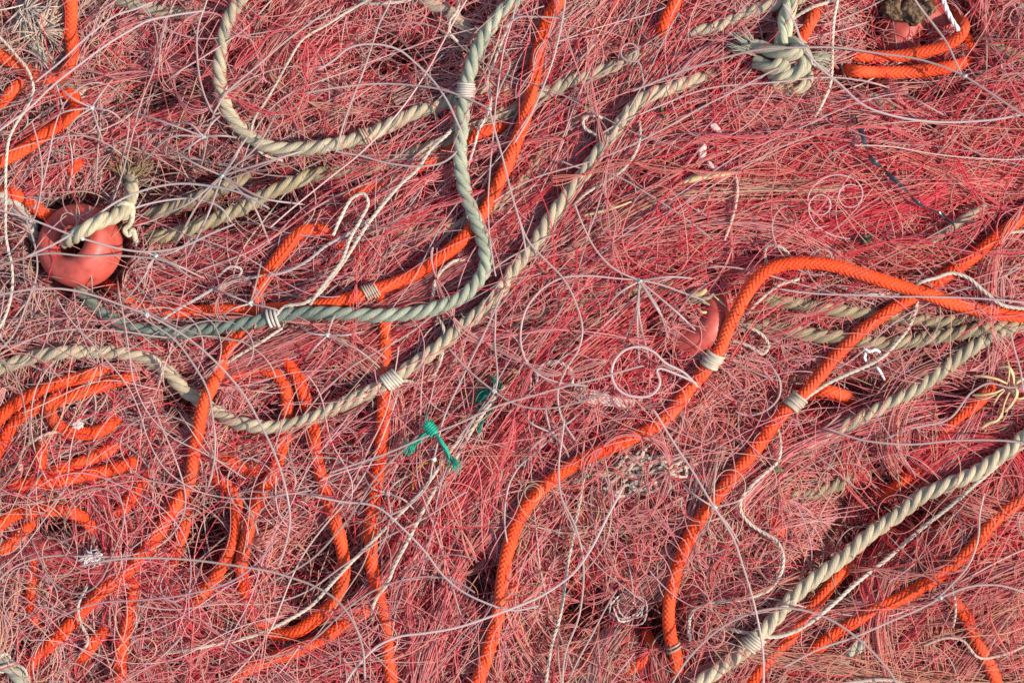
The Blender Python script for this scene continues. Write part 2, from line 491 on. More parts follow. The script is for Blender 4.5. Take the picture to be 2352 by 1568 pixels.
def line(pts, label, dz=9.0, r=2.5, col=(0.50, 0.43, 0.42), knots=(), wob=0.8):
    P = drape(pts, 6.0, dz, smooth=21, wob=wob, lift=1.5)
    V, F, B = tube_geo(P, r * 0.86 * S, 6)
    o = link_mesh('fishing_line', V, F, M_MONO, np.asarray(col) * rng.uniform(0.9, 1.12), B)
    tag(o, label, 'fishing line', 'pale single nylon lines over the heap')
    for kx, ky in knots:
        px = P[:, 0] / S + W / 2
        py = H / 2 - P[:, 1] / S
        i = int(np.argmin((px - kx) ** 2 + (py - ky) ** 2))
        V, F = blob(P[i], (6.2 * S, 5.2 * S, 5 * S), 0.3, seed=int(kx))
        link_mesh('line_knot', V, F, M_KNOT, (0.52, 0.52, 0.47), V * 0, o)
    return o

def blob(c, rad, rough=0.2, seed=1, nu=14, nv=8):
    r2 = np.random.default_rng(seed)
    th = np.linspace(0, np.pi, nv)
    ph = np.arange(nu) / nu * 2 * np.pi
    ox, oy, oz = r2.uniform(0, 6, 3)
    T, Ph = np.meshgrid(th, ph, indexing='ij')
    dirs = np.stack([np.sin(T) * np.cos(Ph), np.sin(T) * np.sin(Ph), np.cos(T)], -1)
    m = 1 + rough * (np.sin(3 * dirs[..., 0] + ox) * np.cos(4 * dirs[..., 1] + oy) + 0.6 * np.sin(7 * dirs[..., 2] + 5 * dirs[..., 0] + oz)) + rough * 0.3 * r2.normal(0, 1, T.shape) * np.sin(T)
    V = np.asarray(c) + dirs * m[..., None] * np.asarray(rad)
    return V.reshape(-1, 3), grid_faces(nv, nu)

def lashing(key, x, y, turns=6, width=34, tw=3.6, col=(0.56, 0.49, 0.40), label=None):
    """turns of twine whipped round a rope at (x, y): a part of that rope"""
    o, P, R = ropes[key]
    px = P[:, 0] / S + W / 2
    py = H / 2 - P[:, 1] / S
    i = int(np.argmin((px - x) ** 2 + (py - y) ** 2))
    t, side, up, s = frames(P)
    n = turns * 22
    q = np.linspace(-0.5, 0.5, n)
    ss = np.clip(s[i] + q * width * S, 0, s[-1])
    c = np.stack([np.interp(ss, s, P[:, k]) for k in range(3)], 1)
    sd = np.stack([np.interp(ss, s, side[:, k]) for k in range(3)], 1)
    u = np.stack([np.interp(ss, s, up[:, k]) for k in range(3)], 1)
    f = q * turns * 2 * np.pi
    rr = (R * 0.98 + tw * S * 0.75) * (1 + 0.06 * np.sin(f * 0.37 + x)) * (1 + 0.05 * np.sin(f * 1.31))
    Q = c + rr[:, None] * (np.cos(f)[:, None] * sd + np.sin(f)[:, None] * u)
    # slant the turns a little
    Q = Q + (t[i] * (np.cos(f) * 4 * S)[:, None])
    a = np.arange(8) / 8 * 2 * np.pi
    V, F, B = tube_geo(Q, tw * 0.85 * S, 8)
    l = link_mesh('lashing', V, F, M_TWINE, col, B, o)
    if label:
        l['label'] = label
    return l

# ---- orange braided ropes
braided('o_main', [(1318, -60, 1), (1285, 0, 2), (1262, 40), (1240, 110), (1225, 190), (1205, 270), (1180, 340), (1150, 410), (1110, 490, 2), (1070, 540), (1010, 592), (940, 635), (870, 664), (790, 688), (700, 702, 1), (600, 712, 0), (500, 715, -2), (400, 714, -3), (330, 705, -5), (280, 680, -6), (240, 650, -9)],
        'orange braided rope coming down from the top edge past the green rope, then under it', 4)
braided('o_loop', [(902, 1660, -3), (898, 1570, -2), (889, 1474, -2), (884, 1421, -3), (872, 1369, -3), (858, 1315, -1), (852, 1263), (854, 1193), (863, 1105), (875, 1033), (880, 980), (882, 910), (884, 822, -1), (882, 772, 0), (878, 702, -1), (860, 640, -5), (833, 605, -7), (790, 566, -6), (738, 530, -5), (690, 532, -2), (650, 576, 1), (619, 618, 1), (594, 660, 0), (587, 688, -1), (566, 725, -1), (548, 762, 1), (524, 797, 2), (506, 843, 4), (485, 889, 8), (468, 924, 11), (457, 973, 9), (450, 1015, 5), (446, 1056, 4), (440, 1095, 4), (418, 1137, 4), (387, 1186, 3), (355, 1235), (323, 1274, 2), (281, 1323, 0), (229, 1362, 1), (190, 1404, -2), (151, 1446, -1), (116, 1478, -2), (81, 1509, -4), (60, 1537, -4), (20, 1600, -6)],
        'long orange braided rope looping under the green rope and over the long beige one', 2)
braided('o_ring', [(470, 905, -8), (500, 888, -6), (527, 867, -4), (562, 852, -3), (605, 848, -2), (636, 860, -1), (655, 890), (659, 940), (652, 1000), (643, 1035), (633, 1077), (605, 1129), (580, 1182, 1), (566, 1242, 1), (555, 1284), (557, 1340, -1), (570, 1386, -3), (597, 1435, -5), (643, 1457, -2), (685, 1448, 1), (724, 1423, 2), (759, 1390, 3), (780, 1351, 3), (789, 1316, 3), (787, 1270, 2), (773, 1210, 2), (756, 1158), (737, 1087, 0), (724, 1035), (713, 948, -2), (698, 910), (682, 867), (659, 829, -2), (640, 790, -6)],
        'orange braided rope bent into a tall closed oval loop in the lower half', 0)
braided('o_low', [(890, 1335, -8), (872, 1375, -6), (845, 1400, -4), (802, 1425, -3), (738, 1468, 0), (685, 1491, 1), (633, 1509, 0), (590, 1528, -2), (540, 1556, -4), (500, 1590, -6)],
        'orange braided rope running just below the tall oval orange loop to the bottom edge', 0)
braided('o_inner', [(464, 1073, -5), (500, 1102, -3), (533, 1130, -1), (544, 1170, 0), (543, 1210), (535, 1250), (518, 1288), (492, 1328), (462, 1365), (430, 1400, -4)],
        'short orange braided rope bowed like a bracket just inside the big orange loop', -1)
braided('o_inner2', [(490, 1035, -6), (520, 1056, -4), (560, 1070, -4), (600, 1082, -6), (640, 1080, -8)],
        'short orange braided rope half buried above the bracket-shaped orange rope', -4, OR2)
braided('o_foot', [(306, 1285, -6), (308, 1330, -4), (303, 1390, -3), (295, 1432, -1), (283, 1474, 0), (276, 1520, 0), (281, 1600, -1)],
        'upright orange braided rope end standing on the bottom edge near the corner', -1)
braided('o_stub', [(265, 1430, -6), (243, 1446, -3), (221, 1470, -1), (197, 1499, -1), (172, 1522, -4)],
        'stubby orange braided rope piece beside the upright orange rope at the bottom edge', -1)
braided('o_coil1', [(262, 845, -4), (228, 853, -2), (176, 868), (105, 892), (53, 917), (18, 943), (-25, 985), (-70, 1040)],
        'upper orange braided strand of the coil at the edge of the frame', 0)
braided('o_coil2', [(325, 868, -5), (290, 871, -2), (240, 882), (197, 896), (141, 916), (91, 932), (46, 961), (18, 999), (-5, 1040), (-30, 1090)],
        'second orange braided strand of the coil, ending beside the beige rope', -1)
braided('o_coil3', [(165, 918, -4), (130, 916, -1), (114, 932, 1), (122, 962, 2), (165, 988, 2), (211, 994, 2), (250, 978, 1), (278, 955, -2)],
        'innermost orange braided ring of the coil, cupping white fluff', 1)
braided('o_coil4', [(285, 1006, -4), (248, 1034, -2), (218, 1050), (176, 1066), (123, 1085), (75, 1096, -3)],
        'orange braided strand below the innermost ring of the coil', -2)
braided('o_coil5', [(318, 1050, -4), (299, 1063, -1), (246, 1080), (193, 1089), (134, 1101), (70, 1110), (35, 1113, -2), (10, 1108, -5)],
        'nearly level orange braided strand below the coil with a ragged tan clump under it', 1)
braided('o_hook', [(-50, 1240), (0, 1203, 1), (35, 1182), (81, 1174), (141, 1174), (186, 1188, -1), (215, 1215, -4), (240, 1250, -7)],
        'orange braided rope hooked over a dark hollow at the edge below the coil', 1)
braided('o_hook2', [(74, 1190, -5), (58, 1214, -3), (40, 1235, -2), (10, 1262, -2), (-30, 1300, -3)],
        'short orange braided rope branching off under the hooked orange rope', -2)
braided('o_bit', [(94, 1010, -3), (95, 1030), (97, 1070), (104, 1095, -4)],
        'tiny upright orange braided piece between two level strands of the coil', -1)
braided('o_side', [(68, 1260, -7), (72, 1290, -4), (75, 1333, -4), (70, 1390, -5), (80, 1425, -6), (90, 1460, -9)],
        'orange braided rope sunk under grey lines below the hooked orange rope', -4, OR2)
braided('o_side2', [(352, 1050, -7), (338, 1090, -4), (310, 1133, -3), (276, 1175, -4), (250, 1205, -8)],
        'slanting orange braided rope half hidden between the coil and the big orange loop', -3)
braided('o_under', [(430, 1150, -9), (425, 1200, -6), (405, 1260, -7), (380, 1320, -7), (345, 1350, -8)],
        'deep orange braided rope in the hollow right under the big orange loop', -7, OR2)
braided('o_top', [(160, -50, 2), (162, 0, 2), (164, 40), (163, 70), (167, 116, 2), (160, 150), (137, 174), (105, 177), (63, 163), (28, 144), (0, 130), (-60, 100)],
        'orange braided rope bent in a hook at the top corner', 2)
braided('o_bend', [(-60, 390), (0, 369, 2), (53, 345), (105, 309), (151, 276), (172, 252, 1), (170, 228, 0), (141, 212, -2), (105, 214, -4), (63, 238, -6)],
        'orange braided rope doubling back on itself below the hooked corner rope', 2)
braided('o_edge', [(-30, 265, -3), (5, 240, -1), (20, 220, 0), (46, 190, -3), (66, 170, -6)],
        'orange braided stub at the edge between the hook and the doubled rope', -1)
braided('o_shade', [(-20, 430, -5), (18, 440, -3), (63, 466, -3), (105, 493, -4), (140, 515, -8)],
        'orange braided rope lying in shade just above the red float', -3, OR2)
braided('o_shade2', [(190, 350, -7), (180, 370, -4), (160, 392, -4), (140, 408, -8)],
        'little orange braided end glimpsed in the gap above the frayed rope', -4, OR2)
braided('o_right', [(1088, 1620), (1097, 1568), (1114, 1523), (1132, 1460), (1144, 1397), (1154, 1326), (1167, 1263), (1184, 1212), (1213, 1160), (1255, 1112), (1308, 1073), (1360, 1043, 3), (1413, 1022, 3), (1466, 998, 3), (1518, 969, 4), (1553, 934, 4), (1582, 894, 5), (1613, 858, 6), (1634, 828, 8), (1655, 795, 10), (1673, 751, 12), (1694, 713, 13), (1715, 674, 14), (1739, 642, 14), (1771, 618, 14), (1817, 606, 14), (1869, 605, 14), (1922, 613, 14), (1982, 628, 14), (2035, 645, 13), (2087, 662, 12), (2140, 679, 11), (2193, 699, 8), (2246, 713, 5), (2298, 721, 2), (2352, 727, 0), (2440, 735, -2)],
        'long orange braided rope arching high over the beige ropes with frayed loops on its crest', 4)
braided('o_cross', [(2420, 440), (2352, 497), (2330, 515), (2281, 553), (2228, 594), (2175, 630), (2130, 658, 3), (2087, 688, 3), (2035, 722), (1982, 758), (1940, 797), (1901, 839), (1868, 878), (1834, 915), (1799, 950), (1764, 994), (1728, 1042), (1694, 1082), (1648, 1135), (1609, 1188), (1578, 1247), (1557, 1300), (1543, 1361), (1537, 1421), (1541, 1467, 2), (1551, 1505, 0), (1556, 1550, -3), (1560, 1590, -6)],
        'straight orange braided rope crossing beneath the arched one, whipped with white twine midway', 4)
braided('o_corner', [(2410, 1100), (2352, 1142), (2316, 1168), (2274, 1207), (2235, 1256), (2193, 1295), (2151, 1326), (2105, 1351), (2059, 1377), (2010, 1397), (1964, 1425, -1), (1912, 1460, -2), (1877, 1492, -2), (1838, 1525, -4), (1800, 1560, -6)],
        'orange braided rope sweeping across the peach netting of the bottom corner', 1)
braided('o_behind', [(1960, 1285, -8), (1929, 1316, -4), (1894, 1361, -2), (1852, 1411, -2), (1806, 1474, -2), (1764, 1520, -1), (1729, 1560, -2), (1700, 1600, -3)],
        'orange braided rope lying alongside the long white twine at the bottom', -2)
braided('o_down', [(2168, 1345, -7), (2184, 1372, -3), (2214, 1410, -1), (2236, 1456), (2258, 1502, 1), (2281, 1551, 1), (2300, 1610)],
        'orange braided rope dropping to the bottom edge out of the peach netting', 0)
braided('o_straw', [(2330, 850, -4), (2284, 885, -4), (2249, 920, -3), (2214, 952, -3), (2175, 992, -3), (2140, 1033, -4), (2110, 1068, -4), (2073, 1105, -4), (2028, 1143, -7)],
        'orange braided rope running down from the straw tuft behind the pale thick rope', -3)
braided('o_tr1', [(1935, 122, -7), (1961, 127, -4), (2017, 131, -3), (2070, 130, -2), (2123, 120, 0), (2172, 103, 1), (2202, 82, 1), (2212, 58, 0), (2196, 36, -5)],
        'orange braided rope curling up at its end beside a fluffy white thread', 0, r=14)
braided('o_tr2', [(1935, 160, -4), (1954, 163, -1), (2017, 166), (2087, 166), (2140, 159), (2193, 149, -2), (2225, 140, -5)],
        'level orange braided rope under the curled one with a dark hollow below', -1, r=14)
braided('o_knot', [(1885, 15, -4), (1870, 38, -1), (1852, 68), (1838, 95, -2), (1825, 118, -7)],
        'short orange braided piece tucked behind the knot of green rope', -1, r=14)
braided('o_tm', [(1560, -40, -4), (1552, 0, -2), (1534, 35), (1523, 70, -3), (1520, 100, -6)],
        'short orange braided rope dropping from the top edge, half buried in pink net', -2)
braided('o_deep', [(1190, 268, -7), (1142, 292, -4), (1097, 310, -3), (1044, 341, -3), (991, 369, -4), (935, 395, -6), (879, 419, -5), (815, 444, -5), (770, 462, -8)],
        'orange braided rope in shadow crossing behind the green rope', -4, OR2)
braided('o_bm', [(1195, 1290, -8), (1184, 1330, -4), (1172, 1390, -4), (1181, 1439, -4), (1198, 1467, -5), (1215, 1500, -8)],
        'buried orange braided rope hugging the foot of the long arched rope', -4, OR2)
braided('o_g1', [(1850, 905, -7), (1880, 898, -5), (1929, 906, -6), (1960, 920, -9)], 'small orange braided bit deep in the gap beside the white whipping', -6, OR2)
braided('o_g2', [(1725, 1180, -8), (1768, 1192, -7), (1795, 1220, -7), (1800, 1250, -9)], 'deep orange braided bit inside the bend of the winding white twine', -7, OR2)
braided('o_g3', [(1480, 1450, -9), (1500, 1490, -6), (1460, 1530, -6), (1400, 1560, -8)], 'buried orange braided curl at the bottom edge beside the straight rope foot', -6, OR2)
braided('o_g4', [(1390, 1490, -9), (1372, 1530, -6), (1380, 1590, -7)], 'faint orange braided end deep at the bottom middle edge', -6, OR2)
braided('o_g5', [(0, 800, -7), (30, 803, -5), (60, 812, -6), (90, 830, -9)], 'dark orange braided end over the beige rope at the frame edge', -5, OR2)
braided('o_g6', [(2200, 60, -12), (2225, 100, -10), (2235, 140, -12)], 'dim orange braided rope deep behind the fluffy white thread', -11, OR2)

# ---- twisted ropes
twisted('b_loop', [(575, -60), (555, -5), (534, 30), (517, 72), (507, 116), (503, 158), (506, 200), (516, 239), (534, 274), (562, 306), (600, 330), (650, 343), (703, 341), (756, 332), (809, 322, 2), (868, 302, 1), (910, 281, -1), (956, 260, -2), (1009, 243, -3), (1060, 222, -4), (1114, 200, -5), (1180, 215, -6), (1255, 214, -2), (1308, 190, -2), (1360, 172, -3), (1413, 151, -4), (1448, 131, -5), (1520, 100, -7)],
        'beige twisted rope hanging in a wide U from the top edge', 7, (0.41, 0.345, 0.225))
twisted('b_mid', [(320, 530, -8), (352, 543, -3), (404, 537, 1), (457, 519, 3), (510, 499, 3), (562, 475, 3), (615, 447, 2), (668, 422, 0), (721, 400, -4), (763, 397, -6), (868, 384, -5), (938, 357, -4), (1009, 332, -4), (1079, 299, -4), (1132, 271, -4), (1220, 239, -5), (1290, 205, -8)],
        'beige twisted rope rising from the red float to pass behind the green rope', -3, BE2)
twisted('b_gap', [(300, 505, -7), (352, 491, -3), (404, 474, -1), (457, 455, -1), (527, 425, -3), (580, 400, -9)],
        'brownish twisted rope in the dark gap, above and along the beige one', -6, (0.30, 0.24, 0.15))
twisted('b_green', [(1215, -60), (1185, -2), (1153, 28), (1125, 65), (1102, 106), (1084, 150), (1072, 200), (1064, 253), (1058, 300), (1056, 352), (1060, 404), (1073, 457), (1092, 503), (1107, 540), (1116, 573), (1116, 606), (1104, 635), (1083, 662), (1054, 684), (1016, 702), (973, 715), (921, 723), (868, 726), (815, 722), (763, 718), (710, 719), (660, 724), (610, 733), (560, 745, 7), (500, 755, 5), (440, 760, 3), (369, 763, 1), (323, 758, 0), (281, 746, -1), (246, 727, -2), (218, 702, -3), (195, 678, -4), (179, 655, -6), (165, 610, -10)],
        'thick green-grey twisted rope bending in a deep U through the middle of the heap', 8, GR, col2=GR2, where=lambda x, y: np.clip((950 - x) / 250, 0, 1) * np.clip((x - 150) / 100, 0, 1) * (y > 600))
twisted('b_diag', [(1670, 165, -4), (1589, 188, -1), (1536, 204, 2), (1483, 226), (1448, 255), (1413, 300), (1378, 346), (1343, 395), (1302, 450), (1265, 503), (1230, 558), (1197, 598), (1167, 640), (1135, 684), (1097, 720), (1061, 751), (1030, 779), (991, 808), (949, 838), (903, 871), (857, 895), (808, 917), (763, 941), (721, 959), (678, 973), (633, 980), (580, 977), (538, 967, 3), (503, 948, 1), (470, 930, 0), (446, 913, 0), (415, 888, 1), (390, 860, 2), (366, 841, 1), (334, 824, -1), (281, 811, -2), (211, 807, -1), (141, 811), (70, 822, 2), (28, 836, 2), (-40, 858)],
        'long beige twisted rope slanting down through the centre and curling out past the coil', 6, (0.46, 0.375, 0.245))
twisted('b_br', [(2430, 950), (2352, 1003), (2333, 1020), (2291, 1052), (2239, 1085), (2175, 1114), (2123, 1138), (2080, 1169), (2035, 1200), (1993, 1230), (1954, 1263), (1912, 1298), (1869, 1331), (1834, 1362), (1799, 1397), (1764, 1438), (1729, 1474), (1690, 1506), (1655, 1532), (1616, 1562), (1560, 1610)],
        'thick pale twisted rope slanting into the bottom edge beside a straight white twine', 5, BE3, r=17.8)
twisted('b_r1', [(1690, 670, -7), (1754, 685, -3), (1806, 693, -2), (1859, 702, -1), (1919, 713), (1982, 718, -2), (2035, 727, -2), (2087, 732, -2), (2140, 737, -2), (2193, 734, -3), (2260, 722, -5), (2330, 718, -7)],
        'upper of two beige twisted ropes stretched under the arched orange rope', -1, BE2, r=16)
twisted('b_r2', [(1600, 757, -6), (1630, 751, -4), (1701, 749, -3), (1771, 751, -2), (1824, 761), (1877, 769), (1929, 774), (1982, 786), (2035, 790), (2087, 786), (2140, 776), (2193, 765), (2263, 752), (2333, 747, -2), (2420, 742, -3)],
        'lower of two beige twisted ropes stretched under the arched orange rope', 0, BE2, r=17)
twisted('b_r3', [(2400, 735, -5), (2330, 752, -3), (2298, 762, -1), (2246, 790), (2210, 815), (2175, 843), (2140, 867), (2105, 893), (2063, 918), (2017, 941), (1964, 969), (1919, 993, -1), (1877, 1011, -3), (1834, 1028, -4), (1790, 1040, -7)],
        'beige twisted rope slanting down from the two stretched ropes above the pale thick one', 0, (0.42, 0.35, 0.22), r=17)
twisted('b_hollow', [(1765, 1080, -9), (1778, 1110, -8), (1806, 1130, -8), (1852, 1133, -8), (1905, 1119, -8), (1947, 1094, -8), (1985, 1060, -10)],
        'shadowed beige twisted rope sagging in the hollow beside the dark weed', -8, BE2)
twisted('b_br2', [(2110, 1290, -8), (2066, 1323, -5), (2045, 1344, -5), (2010, 1370, -8)],
        'scrap of greenish twisted rope between the white twine and the corner rope', -5, GR)
twisted('b_br3', [(2010, 1450, -7), (1985, 1474, -4), (1947, 1509, -3), (1905, 1541, -3), (1870, 1580, -4)],
        'faded greenish twisted rope leaving by the bottom edge amid salmon netting', -4, (0.42, 0.40, 0.29))
twisted('b_tl', [(230, -30, -4), (267, -4, -3), (309, 14, -3), (352, 25, -3), (404, 30, -4), (457, 34, -5), (520, 40, -8)],
        'brownish twisted rope along the top edge beside the hanging beige loop', -3, (0.36, 0.30, 0.2))
twisted('b_tl2', [(40, -40, -5), (60, 63, -4), (81, 102, -4), (112, 141, -4), (151, 188, -5), (190, 213, -6), (215, 250, -9)],
        'pale greenish twisted rope passing under the hooked orange rope in the corner', -4, (0.46, 0.45, 0.34))
twisted('b_tm', [(940, -30, -4), (974, 0, -3), (1019, 22, -3), (1054, 50, -3), (1080, 80, -5), (1100, 110, -8)],
        'tan twisted rope from the top edge that meets the green rope', -3, (0.40, 0.31, 0.22))
twisted('b_left', [(-40, 445, -4), (0, 450, -3), (28, 461, -3), (53, 492, -4), (70, 522, -6), (90, 560, -9)],
        'whitish twisted rope at the edge close beside the red float', -3, (0.45, 0.42, 0.34))
twisted('b_mid2', [(760, 750, -8), (773, 765, -5), (801, 799, -4), (833, 822, -5), (862, 840, -8)],
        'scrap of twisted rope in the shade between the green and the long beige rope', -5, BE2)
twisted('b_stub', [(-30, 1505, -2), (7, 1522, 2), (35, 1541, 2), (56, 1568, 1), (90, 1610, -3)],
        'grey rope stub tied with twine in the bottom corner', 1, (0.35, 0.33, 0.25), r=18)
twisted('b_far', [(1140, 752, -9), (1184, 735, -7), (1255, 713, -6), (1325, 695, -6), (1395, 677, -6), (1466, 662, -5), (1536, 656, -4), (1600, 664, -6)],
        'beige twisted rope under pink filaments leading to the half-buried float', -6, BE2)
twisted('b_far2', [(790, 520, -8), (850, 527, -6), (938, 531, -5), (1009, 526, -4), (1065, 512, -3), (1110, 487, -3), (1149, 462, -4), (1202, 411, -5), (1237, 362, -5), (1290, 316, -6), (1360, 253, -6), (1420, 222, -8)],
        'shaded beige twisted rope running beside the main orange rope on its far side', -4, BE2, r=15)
twisted('b_knot', [(1830, -50, 4), (1817, 0, 5), (1808, 28, 6), (1803, 63, 7), (1798, 92, 7), (1796, 112, 4)],
        'green-tinged twisted rope ending in a heavy knot with two brushed-out ends', 6, (0.44, 0.44, 0.28), r=19, pitch=150)
twisted('b_knot2', [(1880, -20, -2), (1800, 8, 0), (1745, 20, 0), (1694, 42, -1), (1648, 63, -2), (1595, 78, -4), (1540, 95, -7)],
        'beige twisted rope passing behind the knotted green rope at the top', -1, BE3, r=16)
twisted('b_tr', [(2240, 90, -8), (2290, 110, -5), (2330, 125, -3), (2400, 150, -3)], 'beige twisted rope end at the edge near the curled orange rope', -4, BE2, r=15)
twisted('b_er', [(1960, 205, -10), (2000, 225, -7), (2060, 245, -6), (2110, 262, -8)], 'greyish twisted rope under the net below the curled orange rope', -7, BE2, r=15)
twisted('b_ball', [(150, 556, 2), (160, 549, 11), (175, 539, 18), (200, 524, 22), (235, 508, 21), (262, 498, 18), (285, 482, 12), (299, 460, 4), (303, 430, 0), (298, 408, -5), (285, 390, -10), (270, 375, -14)],
        'beige twisted rope threaded through the red float and tied beside it', 6, (0.48, 0.41, 0.26), r=17)

# whippings
lashing('b_green', 1071, 214, 6, 34, 3.4, (0.50, 0.43, 0.36))
lashing('b_green', 632, 726, 3, 26, 4.2, (0.48, 0.42, 0.34))
lashing('b_diag', 902, 872, 6, 38, 4.0, (0.56, 0.50, 0.38))
lashing('o_main', 852, 672, 6, 34, 3.0, (0.45, 0.34, 0.24))
lashing('o_right', 1636, 826, 6, 36, 5.0, (0.50, 0.43, 0.31))
lashing('o_cross', 1824, 924, 6, 36, 4.6, (0.44, 0.36, 0.26))
lashing('b_br', 1728, 1472, 6, 40, 4.0, (0.46, 0.39, 0.29))
lashing('b_stub', 4, 1520, 4, 22, 4.0, (0.55, 0.5, 0.42))
lashing('b_loop', 838, 312, 3, 18, 3.0, (0.50, 0.36, 0.24))
lashing('o_cross', 1546, 1488, 2, 16, 3.0, (0.45, 0.36, 0.28))

# the knot, its brushed-out ends
def piece(pts, r, step=2.4, pitch=150):
    P = spline(pts, step)
    Q = world(P[:, 0], P[:, 1], hmm(np.array(1810.), np.array(140.)) + P[:, 2])
    return twist_geo(Q, r * S, pitch * S, 3, 12, 1)
kr = ropes['b_knot'][0]
KC = (0.45, 0.40, 0.26)
gk = [piece([(1725, 104, 3), (1752, 112, 7), (1785, 120, 12), (1815, 124, 15), (1832, 114, 14), (1822, 100, 9), (1800, 100, 3)], 17),
      piece([(1735, 140, 2), (1756, 152, 7), (1776, 156, 10), (1794, 146, 12), (1806, 132, 9), (1815, 118, 4)], 17),
      piece([(1828, 100, 5), (1843, 114, 10), (1850, 136, 13), (1842, 158, 13), (1822, 173, 11), (1798, 178, 9), (1778, 186, 4)], 17),
      piece([(1766, 168, 4), (1788, 172, 8), (1806, 164, 10), (1820, 150, 8)], 14),
      piece([(1858, 160, 0), (1853, 186, 2), (1838, 202, 2), (1812, 206, 0), (1770, 204, -3), (1724, 206, -6)], 15)]
V, F, B, _ = join(gk)
link_mesh('knot', V, F, M_ROPE, KC, B, kr)

def tuft(name, x, y, dirdeg, length, spread, n, r, col, z0, parent, mat=M_ROPE, curl=0.0):
    parts = []
    for _ in range(n):
        a = math.radians(dirdeg + rng.normal(0, spread))
        L = length * rng.uniform(0.55, 1.1)
        t = np.linspace(0, 1, 9)
        bend = rng.normal(0, curl)
        aa = a + bend * t
        xs = x + rng.normal(0, 5) + np.concatenate([[0], np.cumsum(np.cos(aa[1:]) * L / 8)])
        ys = y + rng.normal(0, 5) - np.concatenate([[0], np.cumsum(np.sin(aa[1:]) * L / 8)])
        zs = z0 + rng.uniform(-4, 5) * t + rng.uniform(-1, 1) + 2 * np.sin(t * 3)
        P = world(xs, ys, hmm(np.array(float(x)), np.array(float(y))) + zs)
        g = tube_geo(P, r * S * rng.uniform(.7, 1.2) * (1 - 0.3 * t), 5)
        parts.append((*g, np.asarray(col) * rng.uniform(0.75, 1.2)))
    V, F, B, T = join(parts)
    return link_mesh(name, V, F, mat, T, B, parent)
tuft('frayed_end', 1742, 120, 150, 70, 14, 70, 2.0, (0.50, 0.47, 0.35), 4, kr)
tuft('frayed_end', 1854, 130, -14, 66, 13, 80, 2.0, (0.55, 0.50, 0.36), 6, kr)
tuft('frayed_end', 95, 70, 20, 75, 75, 60, 2.0, (0.66, 0.48, 0.36), 5, ropes['b_tl2'][0], curl=.3)
tuft('frayed_end', 60, 20, -30, 85, 60, 45, 1.8, (0.70, 0.55, 0.44), 4, ropes['b_tl2'][0], curl=.3)
fr = ropes['b_ball'][0]
tuft('frayed_end', 285, 415, 70, 95, 42, 60, 1.5, (0.40, 0.28, 0.15), -2, fr, curl=0.9)
# tie hanging from the float's rope
P = spline([(268, 490, 15), (290, 478, 15), (303, 492, 13), (298, 515, 11), (286, 528, 10), (296, 540, 9), (304, 528, 10), (310, 545, 8), (314, 560, 7)], 2)
g = tube_geo(world(P[:, 0], P[:, 1], hmm(np.array(290.), np.array(500.)) + P[:, 2]), 6.5 * S, 10)
link_mesh('tie', g[0], g[1], M_ROPE, (0.55, 0.52, 0.36), g[2], fr)
P = spline([(262, 488, 12), (275, 472, 17), (300, 470, 15), (304, 490, 12), (282, 500, 12), (268, 486, 16)], 2)
g = tube_geo(world(P[:, 0], P[:, 1], hmm(np.array(290.), np.array(500.)) + P[:, 2]), 7 * S, 10)
link_mesh('tie', g[0], g[1], M_ROPE, (0.50, 0.45, 0.30), g[2], fr)
# frayed loops on the crest of the arched orange rope, fuzz along ropes
def fuzz(key, spots, col, n=5, r=1.2, size=18):
    o, P, R = ropes[key]
    px = P[:, 0] / S + W / 2
    py = H / 2 - P[:, 1] / S
    for x, y in spots:
        parts = []
        i = int(np.argmin((px - x) ** 2 + (py - y) ** 2))
        for _ in range(n):
            j = int(np.clip(i + rng.integers(-8, 9), 0, len(P) - 1))
            a0 = rng.uniform(0, 2 * np.pi)
            t = np.linspace(0, 1, 12)
            sz = size * rng.uniform(.5, 1.2)
            ang = a0 + t * rng.normal(0, 3.2)
            q = np.stack([np.cumsum(np.cos(ang)) * sz / 8, np.cumsum(np.sin(ang)) * sz / 8, 4 * np.sin(t * 3)], 1)
            off = np.array([math.cos(a0), math.sin(a0), 0.6])
            parts.append(tube_geo(P[j] + off * R * 0.75 + q * S, r * S, 4) + (np.asarray(col) * rng.uniform(.8, 1.2),))
        V, F, B, T = join(parts)
        link_mesh('frayed_fibre', V, F, M_ROPE, T, B, o)
fuzz('o_right', [(1822, 612), (1905, 625), (1915, 622), (1985, 640), (2078, 668), (2074, 664), (1706, 690), (1690, 720)], OR, 4, 1.4, 17)
for k in ('b_loop', 'b_mid', 'b_diag', 'b_br', 'b_r1', 'b_r2', 'b_r3', 'b_green'):
    o, P, R = ropes[k]
    ii = rng.integers(0, len(P), 16)
    fuzz(k, [(P[i, 0] / S + W / 2, H / 2 - P[i, 1] / S) for i in ii], (0.52, 0.42, 0.28), 2, 0.9, 16)
for k in ('o_main', 'o_loop', 'o_cross', 'o_ring', 'o_corner'):
    o, P, R = ropes[k]
    ii = rng.integers(0, len(P), 10)
    fuzz(k, [(P[i, 0] / S + W / 2, H / 2 - P[i, 1] / S) for i in ii], OR, 2, 0.9, 9)

